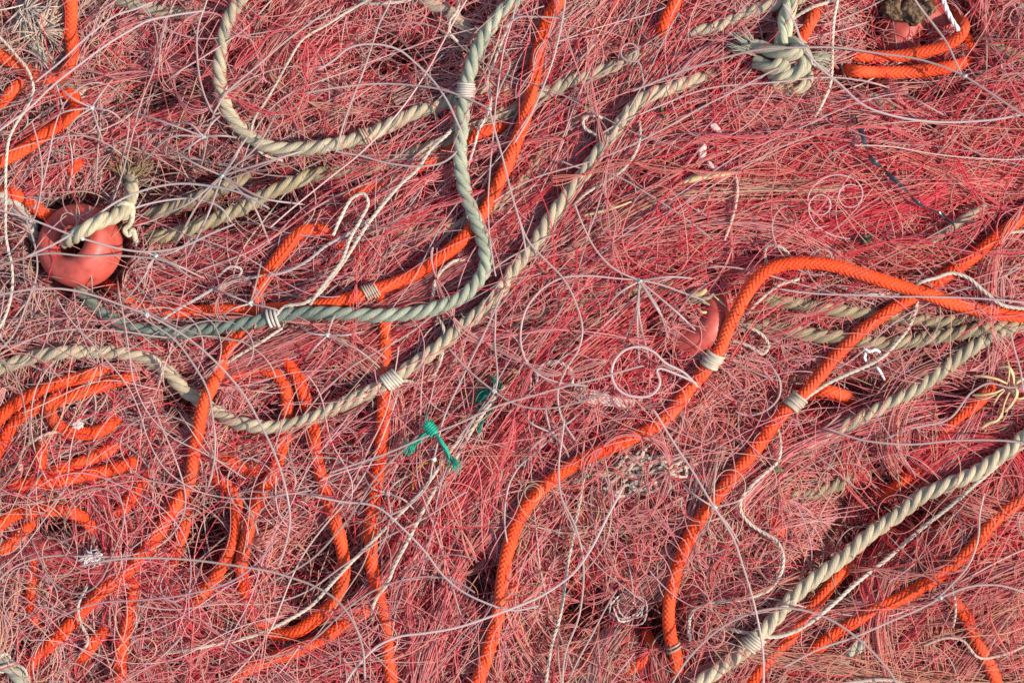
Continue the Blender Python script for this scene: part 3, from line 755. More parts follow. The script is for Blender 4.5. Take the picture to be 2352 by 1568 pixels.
# ------------------------------------------------------------------ floats
FLOATS = []
def ring_float(x, y, zmm, R, rmin, axial, n, label, mat=M_FLOAT):
    nu, nv = 72, 36
    u = np.arange(nu) / nu * 2 * np.pi
    v = np.arange(nv) / nv * 2 * np.pi
    U, Vv = np.meshgrid(u, v, indexing='ij')
    rm = R - rmin
    cs, sn = np.cos(Vv), np.sin(Vv)
    rad = rm + rmin * np.sign(cs) * np.abs(cs) ** 0.92
    L = np.stack([rad * np.cos(U), rad * np.sin(U), axial * np.sign(sn) * np.abs(sn) ** 0.85], -1)
    n = np.asarray(n, float); n /= np.linalg.norm(n)
    e1 = np.cross([0, 1, 0], n); e1 /= np.linalg.norm(e1)
    e2 = np.cross(n, e1)
    c = world(np.array(float(x)), np.array(float(y)), hmm(np.array(float(x)), np.array(float(y))) + zmm)
    V = (L[..., 0:1] * e1 + L[..., 1:2] * e2 + L[..., 2:3] * n) * S
    i = np.arange(nu)[:, None] * nv
    i2 = (np.arange(nu)[:, None] + 1) % nu * nv
    j = np.arange(nv)[None]; j2 = (j + 1) % nv
    F = np.stack([i + j, i2 + j, i2 + j2, i + j2], -1).reshape(-1, 4)
    o = link_mesh('float_ring', V.reshape(-1, 3), F, mat)
    o.location = c
    tag(o, label, 'fishing float', 'red plastic floats')
    FLOATS.append((x, y, R, c[2] * 1000 + R * S * 1000 * 0.55))
    return o
ring_float(184, 565, -1, 96, 33, 58, (-0.36, 0.24, 0.88), 'red plastic ring float with a beige rope through its hole')
ring_float(1604, 738, -7, 92, 36, 56, (-0.5, 0.35, 0.8), 'red plastic float half buried in pink net under dry leaf scraps')
ring_float(2118, 92, -21, 105, 48, 60, (0.1, -0.2, 0.97), 'maroon shaded float deep in the hollow behind the dark cork lumps')

# ------------------------------------------------------------------ twines
twine([(1170, 1010, 4), (1160, 1040 - 150, 6), (1132, 917, 8), (1097, 966), (1068, 1017), (1044, 1056), (1016, 1098), (981, 1158), (953, 1207), (928, 1256), (907, 1298), (886, 1344), (868, 1365, 3), (856, 1393, 0), (858, 1430, -5)][1:],
      'thick white twine slanting down over the green tuft end toward the upright orange rope', 8, 5.2)
twine([(1093, 966, 4), (1061, 1005), (1033, 1040), (1009, 1073), (974, 1119), (938, 1158), (896, 1200), (850, 1249), (805, 1295), (763, 1340), (714, 1390), (661, 1421), (598, 1453), (527, 1474), (457, 1488), (404, 1496, 1), (350, 1500, -4)],
      'long white twine crossing the oval orange loop and fading toward the bottom corner', 9, 4.8)
twine([(2400, 975), (2352, 1010), (2316, 1042), (2263, 1091), (2210, 1138), (2158, 1182), (2105, 1226), (2052, 1270), (2000, 1311), (1947, 1354), (1905, 1393), (1863, 1430), (1824, 1452), (1778, 1462), (1736, 1456), (1694, 1448, 3), (1660, 1438, -3)],
      'straight white twine running alongside the thick pale rope to its whipping', 6, 5.4)
twine([(1786, 975, 2), (1792, 1010), (1786, 1055), (1754, 1088), (1722, 1119), (1702, 1147), (1702, 1176), (1722, 1203), (1757, 1225), (1785, 1240), (1799, 1270), (1792, 1316), (1768, 1351), (1718, 1372), (1666, 1380), (1620, 1390), (1592, 1406), (1584, 1439), (1588, 1480, -2)],
      'white twine winding in an S through the hollow below the whipped orange rope', 6, 4.6)
twine([(1360, 1050, 0), (1343, 1087), (1332, 1158), (1318, 1228), (1304, 1298), (1293, 1369), (1283, 1421), (1269, 1474), (1255, 1562), (1250, 1600)],
      'white twine hanging down from the tangled hank to the bottom edge', 5, 4.6)
twine([(1050, 288, 2), (1033, 306), (991, 341), (959, 387), (921, 422), (879, 468), (843, 517), (822, 552), (798, 590), (763, 637), (735, 672), (700, 695), (650, 706), (634, 722, 12), (628, 740, 6)],
      'white twine stretched from behind the green rope to its lower whipping', 9, 5.0)
twine([(763, 541), (787, 492), (815, 452), (836, 446), (846, 464), (832, 500), (806, 545), (784, 597), (752, 640), (722, 682), (706, 712, 4)],
      'white twine bent in a narrow hairpin beside the stretched one', 10, 4.6)
twine([(2400, 715), (2352, 709), (2298, 697), (2256, 665), (2221, 636), (2186, 627), (2151, 638), (2108, 653, 14), (2095, 662, 8)],
      'white twine humped over the crossing of the two orange ropes', 13, 4.8)
twine([(1840, 922, 6), (1894, 885), (1947, 860), (1993, 839), (2028, 818), (2059, 786), (2087, 751), (2105, 709, 3), (2110, 680, 0)],
      'white twine rising from the whipping toward the orange crossing', 7, 5.2)
twine([(1835, 642, 3), (1785, 657), (1754, 680), (1732, 702), (1715, 722, 2)],
      'short white twine under the arch of the orange rope', 6, 4.4)
twine([(1624, 826, 8), (1606, 792), (1616, 766), (1641, 748), (1662, 740, 2)], 'grey-white twine tail curling up from the whipping on the arched rope', 6, 4.2)
twine([(1615, 835, 8), (1600, 870), (1585, 905), (1578, 925, 0)], 'white twine tail hanging down beside the arched orange rope', 5, 4.2)
twine([(1675, 780, 4), (1722, 797), (1754, 812), (1764, 797), (1750, 769), (1722, 752), (1695, 742, 2)], 'white twine looped like a hairpin on the beige ropes', 6, 4.6)
twine([(1765, 612, 2), (1757, 585), (1760, 570), (1778, 564), (1803, 576), (1822, 600, 3)], 'tiny white twine arch above the crest of the orange rope', 8, 4.0)
twine([(2352, 529), (2320, 533), (2302, 540), (2285, 556, 0)], 'white twine end at the edge beside the straight orange rope', 6, 4.4)
twine([(-20, 75), (0, 88), (35, 124), (67, 165), (78, 207), (64, 246), (39, 281), (21, 316), (14, 369), (12, 439), (16, 548), (28, 611), (25, 681), (11, 730), (-10, 765)],
      'white twine trailing down along the frame edge past the float', 10, 4.0)
twine([(860, -10), (827, 10), (756, 53), (696, 92), (667, 138), (633, 193), (605, 239), (581, 281), (577, 316), (598, 348, 6), (650, 370, 0)],
      'thin pink-white twine sweeping down across the hanging beige loop', 10, 3.6)
twine([(1054, -20), (1054, 0), (1050, 25), (1034, 46), (1034, 74), (1054, 98, 2)], 'short white twine kinked at the top edge near the green rope', 6, 4.2)
twine([(820, -6), (833, 4), (886, 7), (938, 0), (970, -14)], 'white twine skimming the top edge', 7, 4.2)
twine([(1188, 18, 3), (1160, 80), (1130, 150), (1118, 186), (1128, 229), (1121, 260), (1100, 299), (1090, 334), (1077, 378, 0)], 'pink-white twine running close along the green rope', 5, 3.8, (0.66, 0.5, 0.44))
twine([(1380, 318, 0), (1364, 306), (1343, 292), (1340, 274), (1352, 265), (1371, 265), (1385, 274, 0)], 'little white twine hook beside the long beige rope', 6, 4.2)
twine([(1466, 270, 0), (1471, 300), (1468, 330), (1450, 368), (1423, 397), (1385, 420), (1343, 446), (1308, 480, 0)], 'white twine following the long beige rope on its sunny side', 6, 4.0)
twine([(905, 878, 10), (928, 874, 9), (959, 877), (991, 864), (1010, 836), (1020, 787), (1018, 750), (1005, 728, 3)], 'white twine looping out from the whipping on the long beige rope', 7, 4.2)
twine([(905, 870, 6), (880, 905), (875, 950), (872, 1000, 0), (868, 1060, -4)], 'pale twine end dropping along the upright orange rope', 4, 4.0, (0.6, 0.5, 0.42))
twine([(1080, 597, 0), (1044, 600), (1016, 621), (998, 648), (993, 680), (985, 705, 2)], 'white twine tucked inside the bend of the green rope', 5, 4.4)
twine([(1925, 0), (1918, 40), (1914, 90), (1911, 141), (1905, 197), (1887, 239), (1870, 268, 0)], 'peach-coloured twine hanging beside the frayed knot end', 8, 4.2, (0.70, 0.50, 0.38))
twine([(350, 815, 8), (366, 830, 9), (369, 855, 7), (362, 885, 0)], 'tag of white twine tied on the beige rope by the coil', 7, 4.0)
twine([(850, 505), (800, 535), (756, 558), (703, 600), (650, 625), (598, 635), (545, 646), (492, 663), (439, 692), (387, 723), (362, 740, 2)], 'grey twine slanting under the main orange rope to the green one', 5, 4.2, (0.46, 0.38, 0.36))
twine([(500, 845, 2), (520, 832), (569, 801), (615, 776), (650, 755, 2)], 'white twine between the big orange loop and the green rope', 5, 4.2)
twine([(2090, 1575), (2060, 1563), (2035, 1560), (1964, 1564), (1900, 1575)], 'white twine bowed along the bottom edge beside salmon netting', 8, 4.8)
twine([(1815, 50, 3), (1840, 32), (1865, 18), (1905, 4), (1930, -15)], 'frayed white cord crossing behind the knotted rope', 4, 4.8)
twine([(2080, 420 + 0, 0), (1985, 672, -20)][:0] or [(1922, 655, 0), (1960, 668), (2000, 678), (2045, 676, 0)], 'white twine hidden just under the crest of the arched rope', 3, 4.2)
twine([(1690, 395, 0), (1695, 430), (1690, 475), (1675, 520), (1662, 552, 0)], 'peach twine bent down the red slope', 3, 3.8, (0.66, 0.42, 0.34))
twine([(200, 1345, 2), (180, 1390), (185, 1430), (200, 1470), (180, 1510, 0)], 'white twine squiggle beside the big orange loop near the bottom corner', 6, 4.2)
twine([(0, 1530), (30, 1522), (60, 1540), (62, 1562, 0)], 'white twine looped from the grey rope stub', 7, 4.2)
twine([(2165, -10), (2172, 15), (2184, 40), (2198, 62), (2206, 78, 0)], 'fluffy white thread hanging to the curled orange rope', 5, 6.5, (0.74, 0.66, 0.6), pitch=60)
twine([(500, 635, 0), (535, 612), (555, 620), (545, 640), (520, 655), (490, 668, 0)], 'small pale twine crumple above the main orange rope', 3, 3.6, (0.5, 0.42, 0.38))
twine([(50, 1062, 0), (45, 1080), (48, 1040), (80, 1008), (130, 990), (170, 1005, 0)], 'tan twine snarled beneath the coil strands', 3, 4.0, (0.6, 0.45, 0.32))
twine([(2120, 1480, 0), (2170, 1465), (2210, 1470), (2250, 1510), (2300, 1505), (2360, 1480)], 'peach twine lying over the dropping orange rope', 5, 3.6, (0.66, 0.46, 0.36))
twine([(2185, 1330, 0), (2192, 1360), (2196, 1400), (2188, 1440, 0)], 'short upright peach twine where the orange rope drops', 5, 3.4, (0.66, 0.48, 0.38))
twine([(1235, 880, 0), (1236, 857), (1255, 833), (1290, 832), (1311, 850), (1313, 885, 0)], 'pinkish twine arched like a bridge above the parallel strands', 3, 5.6, (0.62, 0.44, 0.38))

def hank(name, label, cx, cy, rx, ry, n, r, col, dz, cat, ang=0.0, mat=M_TWINE, tw=True):
    parts = []
    for q in range(n):
        a0 = rng.uniform(0, 6.28)
        m = rng.integers(5, 9)
        t = np.linspace(0, rng.uniform(2.5, 6.5), m)
        f = rng.uniform(.35, 1.0)
        xs = rx * f * np.cos(t + a0) + rng.normal(0, rx * .16, m)
        ys = ry * f * np.sin(t + a0) + rng.normal(0, ry * .20, m)
        ca, sa = math.cos(ang), math.sin(ang)
        X = cx + xs * ca - ys * sa
        Y = cy + xs * sa + ys * ca
        Z = rng.uniform(-4, 5, m)
        P = drape(list(zip(X, Y, Z + dz)), 3.0, dz, 15)
        g = twist_geo(P, r * S, 24 * S, 2, 6, -1) if tw else tube_geo(P, r * S, 5)
        parts.append((*g, np.asarray(col) * rng.uniform(.72, 1.12)))
    V, F, B, T = join(parts)
    o = link_mesh(name, V, F, mat, T, B)
    tag(o, label, cat)
    return o
parts = []
for q in range(34):
    y0 = rng.uniform(-52, 52)
    w0 = math.sqrt(max(0.15, 1 - (y0 / 60) ** 2))
    xs = np.linspace(-100, 105, 7) * w0 * rng.uniform(.55, 1.1) + rng.normal(0, 9, 7) + rng.normal(0, 14)
    ys = y0 * np.cos(np.linspace(-1.2, 1.2, 7)) * 1.1 + rng.normal(0, 9, 7) - 0.22 * xs
    if q % 4 == 0:
        a0 = rng.uniform(0, 6.28)
        tt = np.linspace(0, rng.uniform(3, 5.5), 7)
        xs = rng.uniform(-60, 60) + rng.uniform(14, 30) * np.cos(tt + a0)
        ys = rng.uniform(-35, 35) + rng.uniform(10, 22) * np.sin(tt + a0)
    P = drape(list(zip(1478 + xs, 1082 + ys, 4.5 * np.cos(y0 / 40) + 0.5 + rng.uniform(-4, 3, 7))), 3.0, 3, 15)
    parts.append((*twist_geo(P, 4.3 * S, 34 * S, 3, 6, -1), np.asarray((0.52, 0.42, 0.33)) * rng.uniform(.72, 1.12)))
V, F, B, T = join(parts)
tag(link_mesh('twine_hank', V, F, M_TWINE, T, B), 'tangled hank of white twine heaped below the long arched orange rope', 'twine')
hank('twine_bundle', 'tan snarl of twine under the level orange strand of the coil', 90, 1145, 60, 22, 9, 4.0, (0.46, 0.35, 0.24), -2, 'twine')
hank('twine_snarl', 'small white snarl of stringy twine among tan netting at the lower middle', 1440, 1395, 50, 40, 4, 2.4, (0.56, 0.48, 0.43), 1.5, 'twine')
P_ = []
for q in range(6):
    P = drape([(1318, 888 + q * 5, 1), (1345, 893 + q * 5.5, 3), (1390, 906 + q * 4.4, 3), (1440, 918 + q * 3, 2), (1500, 915 + q * 2, -2)], 2.6, 2)
    P_.append((*twist_geo(P, 3.6 * S, 22 * S, 2, 6, -1), np.array((0.60, 0.43, 0.38)) * rng.uniform(.85, 1.1)))
V, F, B, T = join(P_)
tag(link_mesh('twine_skein', V, F, M_TWINE, T, B), 'flat skein of pinkish parallel twines below the coiled clear line', 'twine')

# ------------------------------------------------------------------ single nylon lines
GY = (0.56, 0.44, 0.40)
LB = 'pale nylon line '
lines = [
 ([(1530, 1600), (1546, 1568), (1578, 1516), (1623, 1467), (1676, 1428), (1736, 1404), (1799, 1397), (1859, 1404), (1912, 1425), (1964, 1460), (2010, 1502), (2052, 1558), (2070, 1600)], LB + 'arched like a rainbow over the pale rope at the bottom edge', 22, 3.1, ()),
 ([(1500, 940), (1560, 1035), (1595, 1087), (1641, 1165), (1683, 1235), (1711, 1316), (1732, 1386), (1750, 1467), (1754, 1600)], LB + 'dropping across the straight orange rope to the whipped pale rope', 26, 2.9, ()),
 ([(-40, 685), (0, 678), (70, 664), (141, 663), (211, 677), (281, 702), (352, 730), (422, 769), (475, 811), (520, 857), (562, 910), (598, 973), (633, 1047), (647, 1085), (660, 1140), (665, 1193), (655, 1255), (640, 1300)], 'long grey nylon line curving down from beneath the float', 22, 3.0, ((352, 730),)),
 ([(327, 730), (404, 783), (446, 839), (475, 892), (489, 962), (492, 1056), (480, 1120)], LB + 'branching from a knot to drop along the big orange loop', 15, 2.7, ()),
 ([(1600, 880), (1560, 862), (1510, 850), (1517, 880), (1500, 905), (1462, 911), (1425, 898), (1406, 866), (1410, 830), (1434, 803), (1466, 796), (1500, 808), (1530, 835), (1570, 855), (1605, 890)], 'bright coiled nylon line making a full circle on pink netting', 14, 3.3, ()),
 ([(1620, 690), (1500, 650), (1420, 640), (1343, 634), (1286, 640), (1237, 670), (1206, 713), (1196, 757), (1198, 797), (1213, 836), (1240, 862), (1290, 880), (1350, 885)], LB + 'bowed like a C to the sunny side of the long beige rope', 12, 2.6, ()),
 ([(1191, 500), (1213, 551), (1255, 600), (1297, 646), (1325, 702), (1337, 758), (1328, 804), (1300, 850), (1282, 900), (1290, 960), (1320, 1010)], LB + 'bulging outward opposite the C-shaped one', 13, 2.6, ()),
 ([(1290, 370), (1325, 383), (1395, 397), (1483, 443), (1589, 513), (1640, 550)], LB + 'stretched straight over the red slope from the long beige rope', 10, 2.5, ()),
 ([(1320, 470), (1336, 512), (1367, 569), (1413, 618), (1469, 645)], LB + 'leading down to the pale knot above the half-buried float', 14, 2.4, ((1469, 645),)),
 ([(352, 5), (302, 24), (280, 30), (211, 76), (134, 146), (80, 190)], 'white nylon line slanting above the hooked orange rope', 14, 2.6, ()),
 ([(470, 25), (387, 39), (335, 50), (302, 68), (211, 127), (123, 197), (70, 246), (0, 299), (-40, 330)], 'white nylon line crossing the hooked orange rope from the top edge', 16, 2.8, ()),
 ([(480, -20), (475, 0), (455, 63), (452, 127), (460, 183), (478, 235), (495, 262), (508, 258)], LB + 'hanging upright just outside the hanging beige loop', 13, 2.4, ()),
 ([(760, 20), (738, 35), (633, 116), (562, 176), (520, 214), (490, 260)], LB + 'ruled straight through the hanging beige loop', 14, 2.6, ()),
 ([(-40, 470), (18, 487), (60, 500), (105, 517), (193, 550), (281, 572), (352, 577), (415, 568), (490, 535), (540, 515)], 'bright nylon line lying across the red float', 22, 2.8, ((204, 556),)),
 ([(60, 590), (141, 551), (211, 503), (281, 457), (352, 431), (422, 421), (492, 429), (565, 450), (620, 480)], 'bright nylon line arching from the float over the dark gap', 22, 3.0, ()),
 ([(280, 490), (313, 476), (387, 460), (457, 460), (510, 480), (530, 510)], LB + 'arched low beneath the brighter line over the dark gap', 14, 2.6, ()),
 ([(-30, 620), (30, 600), (110, 583), (200, 588), (300, 588), (380, 600), (440, 640)], LB + 'lying level across the lower half of the float', 19, 2.7, ()),
 ([(594, 1228), (580, 1182), (560, 1150), (548, 1130), (570, 1127), (615, 1129), (685, 1133), (756, 1143), (820, 1175)], LB + 'kinked sharply where it crosses the oval orange loop', 10, 2.6, ()),
 ([(180, 1300), (264, 1284), (352, 1280), (457, 1288), (562, 1302), (650, 1319), (721, 1344), (773, 1378), (809, 1424), (830, 1480), (838, 1560)], 'long nylon line bowed over the big orange loop and the oval one', 24, 3.0, ()),
 ([(130, 1420), (211, 1388), (316, 1378), (422, 1365), (510, 1344), (562, 1316), (610, 1270), (640, 1230)], 'pinkish nylon line rising from the bottom corner to the oval loop', 16, 2.7, ()),
 ([(780, 1600), (798, 1562), (833, 1516), (868, 1481), (910, 1462), (974, 1454), (1044, 1442), (1114, 1421), (1184, 1393), (1255, 1360), (1311, 1321), (1360, 1256), (1400, 1180), (1430, 1120)], 'bright thick nylon line climbing from the bottom edge to the tangled white hank', 20, 3.2, ()),
 ([(720, 1140), (784, 1152), (868, 1165), (921, 1207), (974, 1263), (1016, 1319), (1061, 1358), (1114, 1384), (1180, 1400), (1240, 1390)], LB + 'sagging in a broad bow across the two white slanting twines', 16, 2.8, ()),
 ([(1296, 960), (1290, 1017), (1284, 1070), (1290, 1140), (1318, 1200), (1335, 1263), (1340, 1333), (1332, 1404), (1300, 1500), (1290, 1590)], LB + 'crossing the arched rope and dropping beside the hanging twine', 17, 2.7, ()),
 ([(1300, 980), (1262, 1010), (1230, 1040), (1190, 1075), (1170, 1110), (1161, 1158), (1161, 1210), (1166, 1245)], LB + 'bowed against the inner side of the long arched rope', 10, 2.5, ()),
 ([(1450, 210), (1525, 179), (1630, 144), (1718, 120), (1824, 109), (1912, 109), (2017, 123), (2123, 141), (2207, 170), (2270, 210), (2330, 250), (2400, 300)], 'long grey nylon line arching over the knot of green rope', 24, 3.0, ((2209, 171),)),
 ([(1800, 10), (1820, 46), (1841, 98), (1877, 148), (1929, 193), (1982, 239), (2052, 267), (2158, 281), (2263, 277), (2352, 262), (2420, 250)], 'bright nylon line sliding off the knot and levelling out over the red slope', 18, 3.0, ()),
 ([(2085, -30), (2101, 0), (2140, 53), (2175, 100), (2200, 150), (2212, 175)], 'grey nylon line falling past the dark cork lumps', 20, 3.0, ()),
 ([(1690, 815), (1718, 824), (1764, 836), (1790, 871), (1789, 910), (1764, 940), (1722, 954), (1690, 945)], LB + 'rounding back like a horseshoe between the two orange ropes', 9, 2.6, ()),
 ([(1900, 985), (1982, 1011), (2087, 1019), (2193, 1012), (2300, 1012), (2400, 1025)], LB + 'nearly level, crossing the top of the pale thick rope', 16, 2.8, ()),
 ([(1790, 665), (1824, 670), (1982, 678), (2122, 682), (2228, 685), (2352, 694), (2410, 700)], 'white nylon line stretched level under the crossing of the orange ropes', 17, 2.5, ()),
 ([(730, 160), (763, 141), (805, 110), (858, 102), (916, 116), (956, 148), (998, 190), (1026, 229), (1060, 300)], 'bright nylon line domed over curly pink net beside the green rope', 14, 2.9, ()),
 ([(700, 215), (763, 204), (851, 194), (938, 195), (1009, 204), (1079, 229), (1128, 253)], LB + 'crossing the green rope to a small pale knot', 15, 2.7, ((1128, 253),)),
 ([(740, 330), (763, 343), (833, 359), (903, 377), (974, 383), (1023, 370), (1053, 340), (1062, 305)], LB + 'sagging like a hammock to the green rope', 12, 2.7, ()),
 ([(1125, 253), (1139, 309), (1156, 373), (1174, 440), (1202, 541), (1212, 600)], LB + 'falling straight across the main orange rope from the small knot', 16, 2.6, ()),
 ([(900, -20), (896, 0), (872, 53), (858, 98), (833, 169), (805, 239), (782, 305), (770, 350)], LB + 'dropping upright through the curly pink net to the hanging loop', 13, 2.6, ()),
 ([(1480, 215), (1476, 175), (1465, 142), (1446, 141), (1428, 128), (1432, 106), (1452, 100), (1466, 115), (1458, 138), (1436, 140)], LB + 'curled in one tiny ring above the long beige rope', 8, 2.4, ()),
 ([(2260, 1130), (2250, 1175), (2247, 1235), (2228, 1291), (2180, 1350), (2140, 1385)], LB + 'curving across the corner orange rope', 16, 2.8, ()),
 ([(2400, 1385), (2352, 1361), (2298, 1344), (2235, 1345), (2175, 1365), (2105, 1400), (2035, 1432), (1964, 1462), (1877, 1492), (1800, 1530)], 'grey nylon line arched across peach netting and the corner orange rope', 16, 2.8, ((2155, 1377),)),
 ([(1030, 800), (1075, 850), (1136, 898), (1180, 925), (1240, 938), (1320, 925), (1400, 900)], LB + 'running through the small grey knot above the green tuft', 14, 2.7, ((1136, 898),)),
 ([(1138, 700), (1136, 780), (1136, 898), (1090, 960), (1050, 1010)], LB + 'standing upright above the green tuft', 13, 2.6, ()),
 ([(1160, 660), (1110, 770), (1060, 870), (1020, 960), (1000, 1040), (995, 1060), (985, 1110), (940, 1160), (880, 1190)], 'pair-like pale nylon line passing the green twine knot', 13, 2.6, ((995, 1052),)),
 ([(760, 1085), (860, 1050), (960, 1010), (1060, 970), (1150, 930), (1250, 900), (1370, 870), (1480, 840)], LB + 'slanting evenly above both green twines', 15, 2.6, ()),
 ([(2320, 760), (2330, 800), (2345, 850), (2352, 900)], LB + 'short and dark, crossing the straw tuft', 10, 2.6, ()),
 ([(2030, 1010), (2090, 985), (2180, 960), (2240, 895), (2270, 880), (2320, 890), (2370, 885)], LB + 'turning over the orange rope behind the straw tuft', 8, 2.8, ()),
 ([(1120, 40), (1160, 60), (1190, 40), (1230, 38), (1300, 44)], LB + 'joining the green and orange ropes near the top edge', 12, 2.8, ()),
 ([(1090, 60), (1170, 150), (1150, 200), (1133, 250)], LB + 'between the green rope and the small knot beside it', 10, 2.6, ()),
 ([(1300, -20), (1290, 60), (1270, 140), (1235, 230), (1180, 330)], LB + 'lying along the main orange rope on its upper stretch', 14, 2.6, ()),
 ([(620, 1340), (720, 1280), (800, 1190), (870, 1090), (960, 1000)], LB + 'cutting up across the upright orange rope', 14, 2.6, ()),
 ([(-30, 830), (30, 770), (60, 700), (85, 620), (80, 560), (60, 500)], LB + 'bowed beside the frame edge twine and the float', 12, 2.5, ()),
]
for pts, lab, dz, r, kn in lines:
    c = np.array(GY) * rng.uniform(0.9, 1.15)
    if 'bright' in lab or 'white' in lab:
        c = np.array((0.64, 0.55, 0.52))
    if 'pinkish' in lab:
        c = np.array((0.56, 0.36, 0.37))
    line(pts, lab, dz, r, c, kn)

# stars of lines gathered in one knot
def star(x, y, ends, label, dz=12, r=2.4, col=GY):
    parts = []
    for ex, ey in ends:
        mx, my = (x + ex) / 2 + rng.normal(0, 10), (y + ey) / 2 + rng.normal(0, 10)
        P = drape([(x, y, dz), (mx, my, dz + 2), (ex, ey, dz - 10)], 6, dz, 15)
        parts.append((*tube_geo(P, r * S, 6), np.asarray(col) * rng.uniform(.9, 1.15)))
    V, F, B, T = join(parts)
    o = link_mesh('knotted_lines', V, F, M_MONO, T, B)
    tag(o, label, 'fishing line', 'knots where nylon lines meet')
    c = drape([(x, y, dz), (x + 2, y, dz), (x + 4, y, dz)], 1, dz)[0]
    V, F = blob(c, (7 * S, 6 * S, 5 * S), .3, int(x))
    link_mesh('line_knot', V, F, M_KNOT, (0.50, 0.51, 0.47), V * 0, o)
    return o
star(1469, 645, [(1468, 830), (1490, 822), (1536, 780), (1630, 790), (1430, 790), (1380, 720), (1600, 640), (1540, 760)], 'fan of grey lines hanging from one knot beside the half-buried float', 15)
star(510, 404, [(405, 560), (430, 590), (620, 560), (560, 310), (640, 250), (380, 330), (750, 330), (700, 470), (350, 500), (585, 290)], 'star of grey lines knotted over the dark gap under the hanging loop', 16)
star(1265, 993, [(1200, 940), (1340, 940), (1310, 1060), (1200, 1060), (1250, 900)], 'star of grey lines around a tiny knot above the bend of the arched rope', 12, 2.2)
star(357, 588, [(280, 700), (450, 540), (470, 640), (330, 660), (300, 560)], 'star of grey lines knotted just beside the lower rim of the float', 14, 2.2)
star(752, 770, [(700, 830), (840, 760), (790, 700), (880, 850), (680, 740)], 'star of grey lines knotted just below the green rope', 13, 2.2)
star(210, 248, [(120, 180), (260, 180), (300, 300), (140, 330), (90, 290), (240, 340)], 'star of grey lines knotted beside the doubled orange rope', 14, 2.2)
star(467, 314, [(280, 250), (380, 290), (560, 320), (400, 360), (330, 370), (520, 255)], 'star of grey lines knotted against the bottom of the hanging beige loop', 14, 2.3)
star(1640, 1165, [(1560, 1100), (1760, 1090), (1700, 1250), (1580, 1250), (1650, 1040)], 'star of grey lines knotted on the straight orange rope', 13, 2.1)
star(575, 697, [(480, 660), (640, 610), (690, 740), (500, 740), (600, 600)], 'star of grey lines knotted over the meeting of main orange and green ropes', 14, 2.2)
star(890, 1132, [(820, 1180), (960, 1080), (900, 1230), (830, 1080), (960, 1180)], 'star of grey lines knotted between the upright orange rope and slanting twine', 12, 2.2)

def starts(n):
    out = []
    tot = 0
    while tot < n:
        x = rng.uniform(-260, W + 260, n * 2)
        y = rng.uniform(-260, H + 260, n * 2)
        den = field(x, y)[4]
        k = rng.uniform(0, 1.6, n * 2) < den * (1 - 0.88 * hollow(x, y))
        out.append(np.stack([x[k], y[k]], 1))
        tot += k.sum()
    return np.vstack(out)[:n]

def march(p0, K, ds, curlmul=1.0, sprmul=0.85):
    n = len(p0)
    x, y = p0[:, 0].copy(), p0[:, 1].copy()
    ang, spr, curl, pal, den = field(x, y)
    off = rng.normal(0, 1, n) * spr * sprmul
    th = -(ang + off) + np.where(rng.uniform(0, 1, n) < .5, 0, np.pi)      # y runs down
    k0 = rng.normal(0, 1, n) * curl * curlmul / 95.0
    tight = rng.uniform(0, 1, n) < 0.09 * curl * (curlmul > 1.2)
    wf, wp = rng.uniform(.1, .35, n), rng.uniform(0, 6, n)
    k0 = np.where(tight, np.sign(k0) * rng.uniform(1 / 70, 1 / 28, n), k0)
    ou = np.zeros(n)
    xs, ys, ths = [x.copy()], [y.copy()], [th.copy()]
    for i in range(K - 1):
        if i % 3 == 0:
            a2 = field(x, y)[0]
        dlt = (-(a2 + off)) - th
        pull = 0.10 * np.sin(2 * dlt) * (1 - np.clip(curl, 0, .9)) * (~tight)
        ou = ou * 0.92 + rng.normal(0, 1, n) * 0.0016 * (0.3 + curl)
        th = th + pull + (k0 * (1 + 0.7 * np.sin(wf * i + wp)) + ou) * ds
        x = x + np.cos(th) * ds
        y = y + np.sin(th) * ds
        xs.append(x.copy()); ys.append(y.copy()); ths.append(th.copy())
    X, Y = np.stack(xs, 1), np.stack(ys, 1)
    sh = rng.integers(0, K, n)
    return X, Y, np.stack(ths, 1), pal

def pick_cols(pal, n, dark=0.12):
    pr = pal * np.array((1, 1, .9, .75, 1))
    pr = pr / pr.sum(1, keepdims=True)
    c = (rng.uniform(0, 1, n)[:, None] > np.cumsum(pr, 1)).sum(1).clip(0, 4)
    col = COLS[c] * np.exp(rng.normal(0, dark, (n, 1))) * np.exp(rng.normal(0, 0.05, (n, 3)))
    return col.clip(0.01, 0.9), c

def depth(n, over=0.03):
    u = rng.uniform(0, 1, n)
    d = np.where(u < 0.30, rng.uniform(-1, 4.5, n), np.where(u < 0.72, rng.uniform(-7, 0, n), rng.uniform(-13, -6, n)))
    ov = rng.uniform(0, 1, n) < over
    return np.where(ov, rng.uniform(11, 14, n), d), ov

def heights(X, Y, d, amp=0.45, bridge=None):
    n, K = X.shape
    t = np.arange(K)[None] / K
    z = hmm(X, Y) + d[:, None] + amp * np.sin(t * rng.uniform(2, 8, (n, 1)) + rng.uniform(0, 6, (n, 1)))
    z = z - 27 * hollow(X, Y) * (rng.uniform(0, 1, (n, 1)) > (bridge if bridge is not None else 0.13))
    for q, (fx, fy, R, top) in enumerate(FLOATS):
        r = np.hypot(X - fx, Y - fy) / R
        wgt = np.clip(1.35 - r, 0, .35) / .35
        goes_over = (rng.uniform(0, 1, n) < (0.05, 0.45, 0.30)[q])[:, None]
        zt = np.where(goes_over, top + 6 * np.sqrt(np.clip(1.1 - r, 0, 1)) - 3, top - 40)
        z = z * (1 - wgt) + np.where(goes_over, np.maximum(z, zt), np.minimum(z, zt)) * wgt
    return z

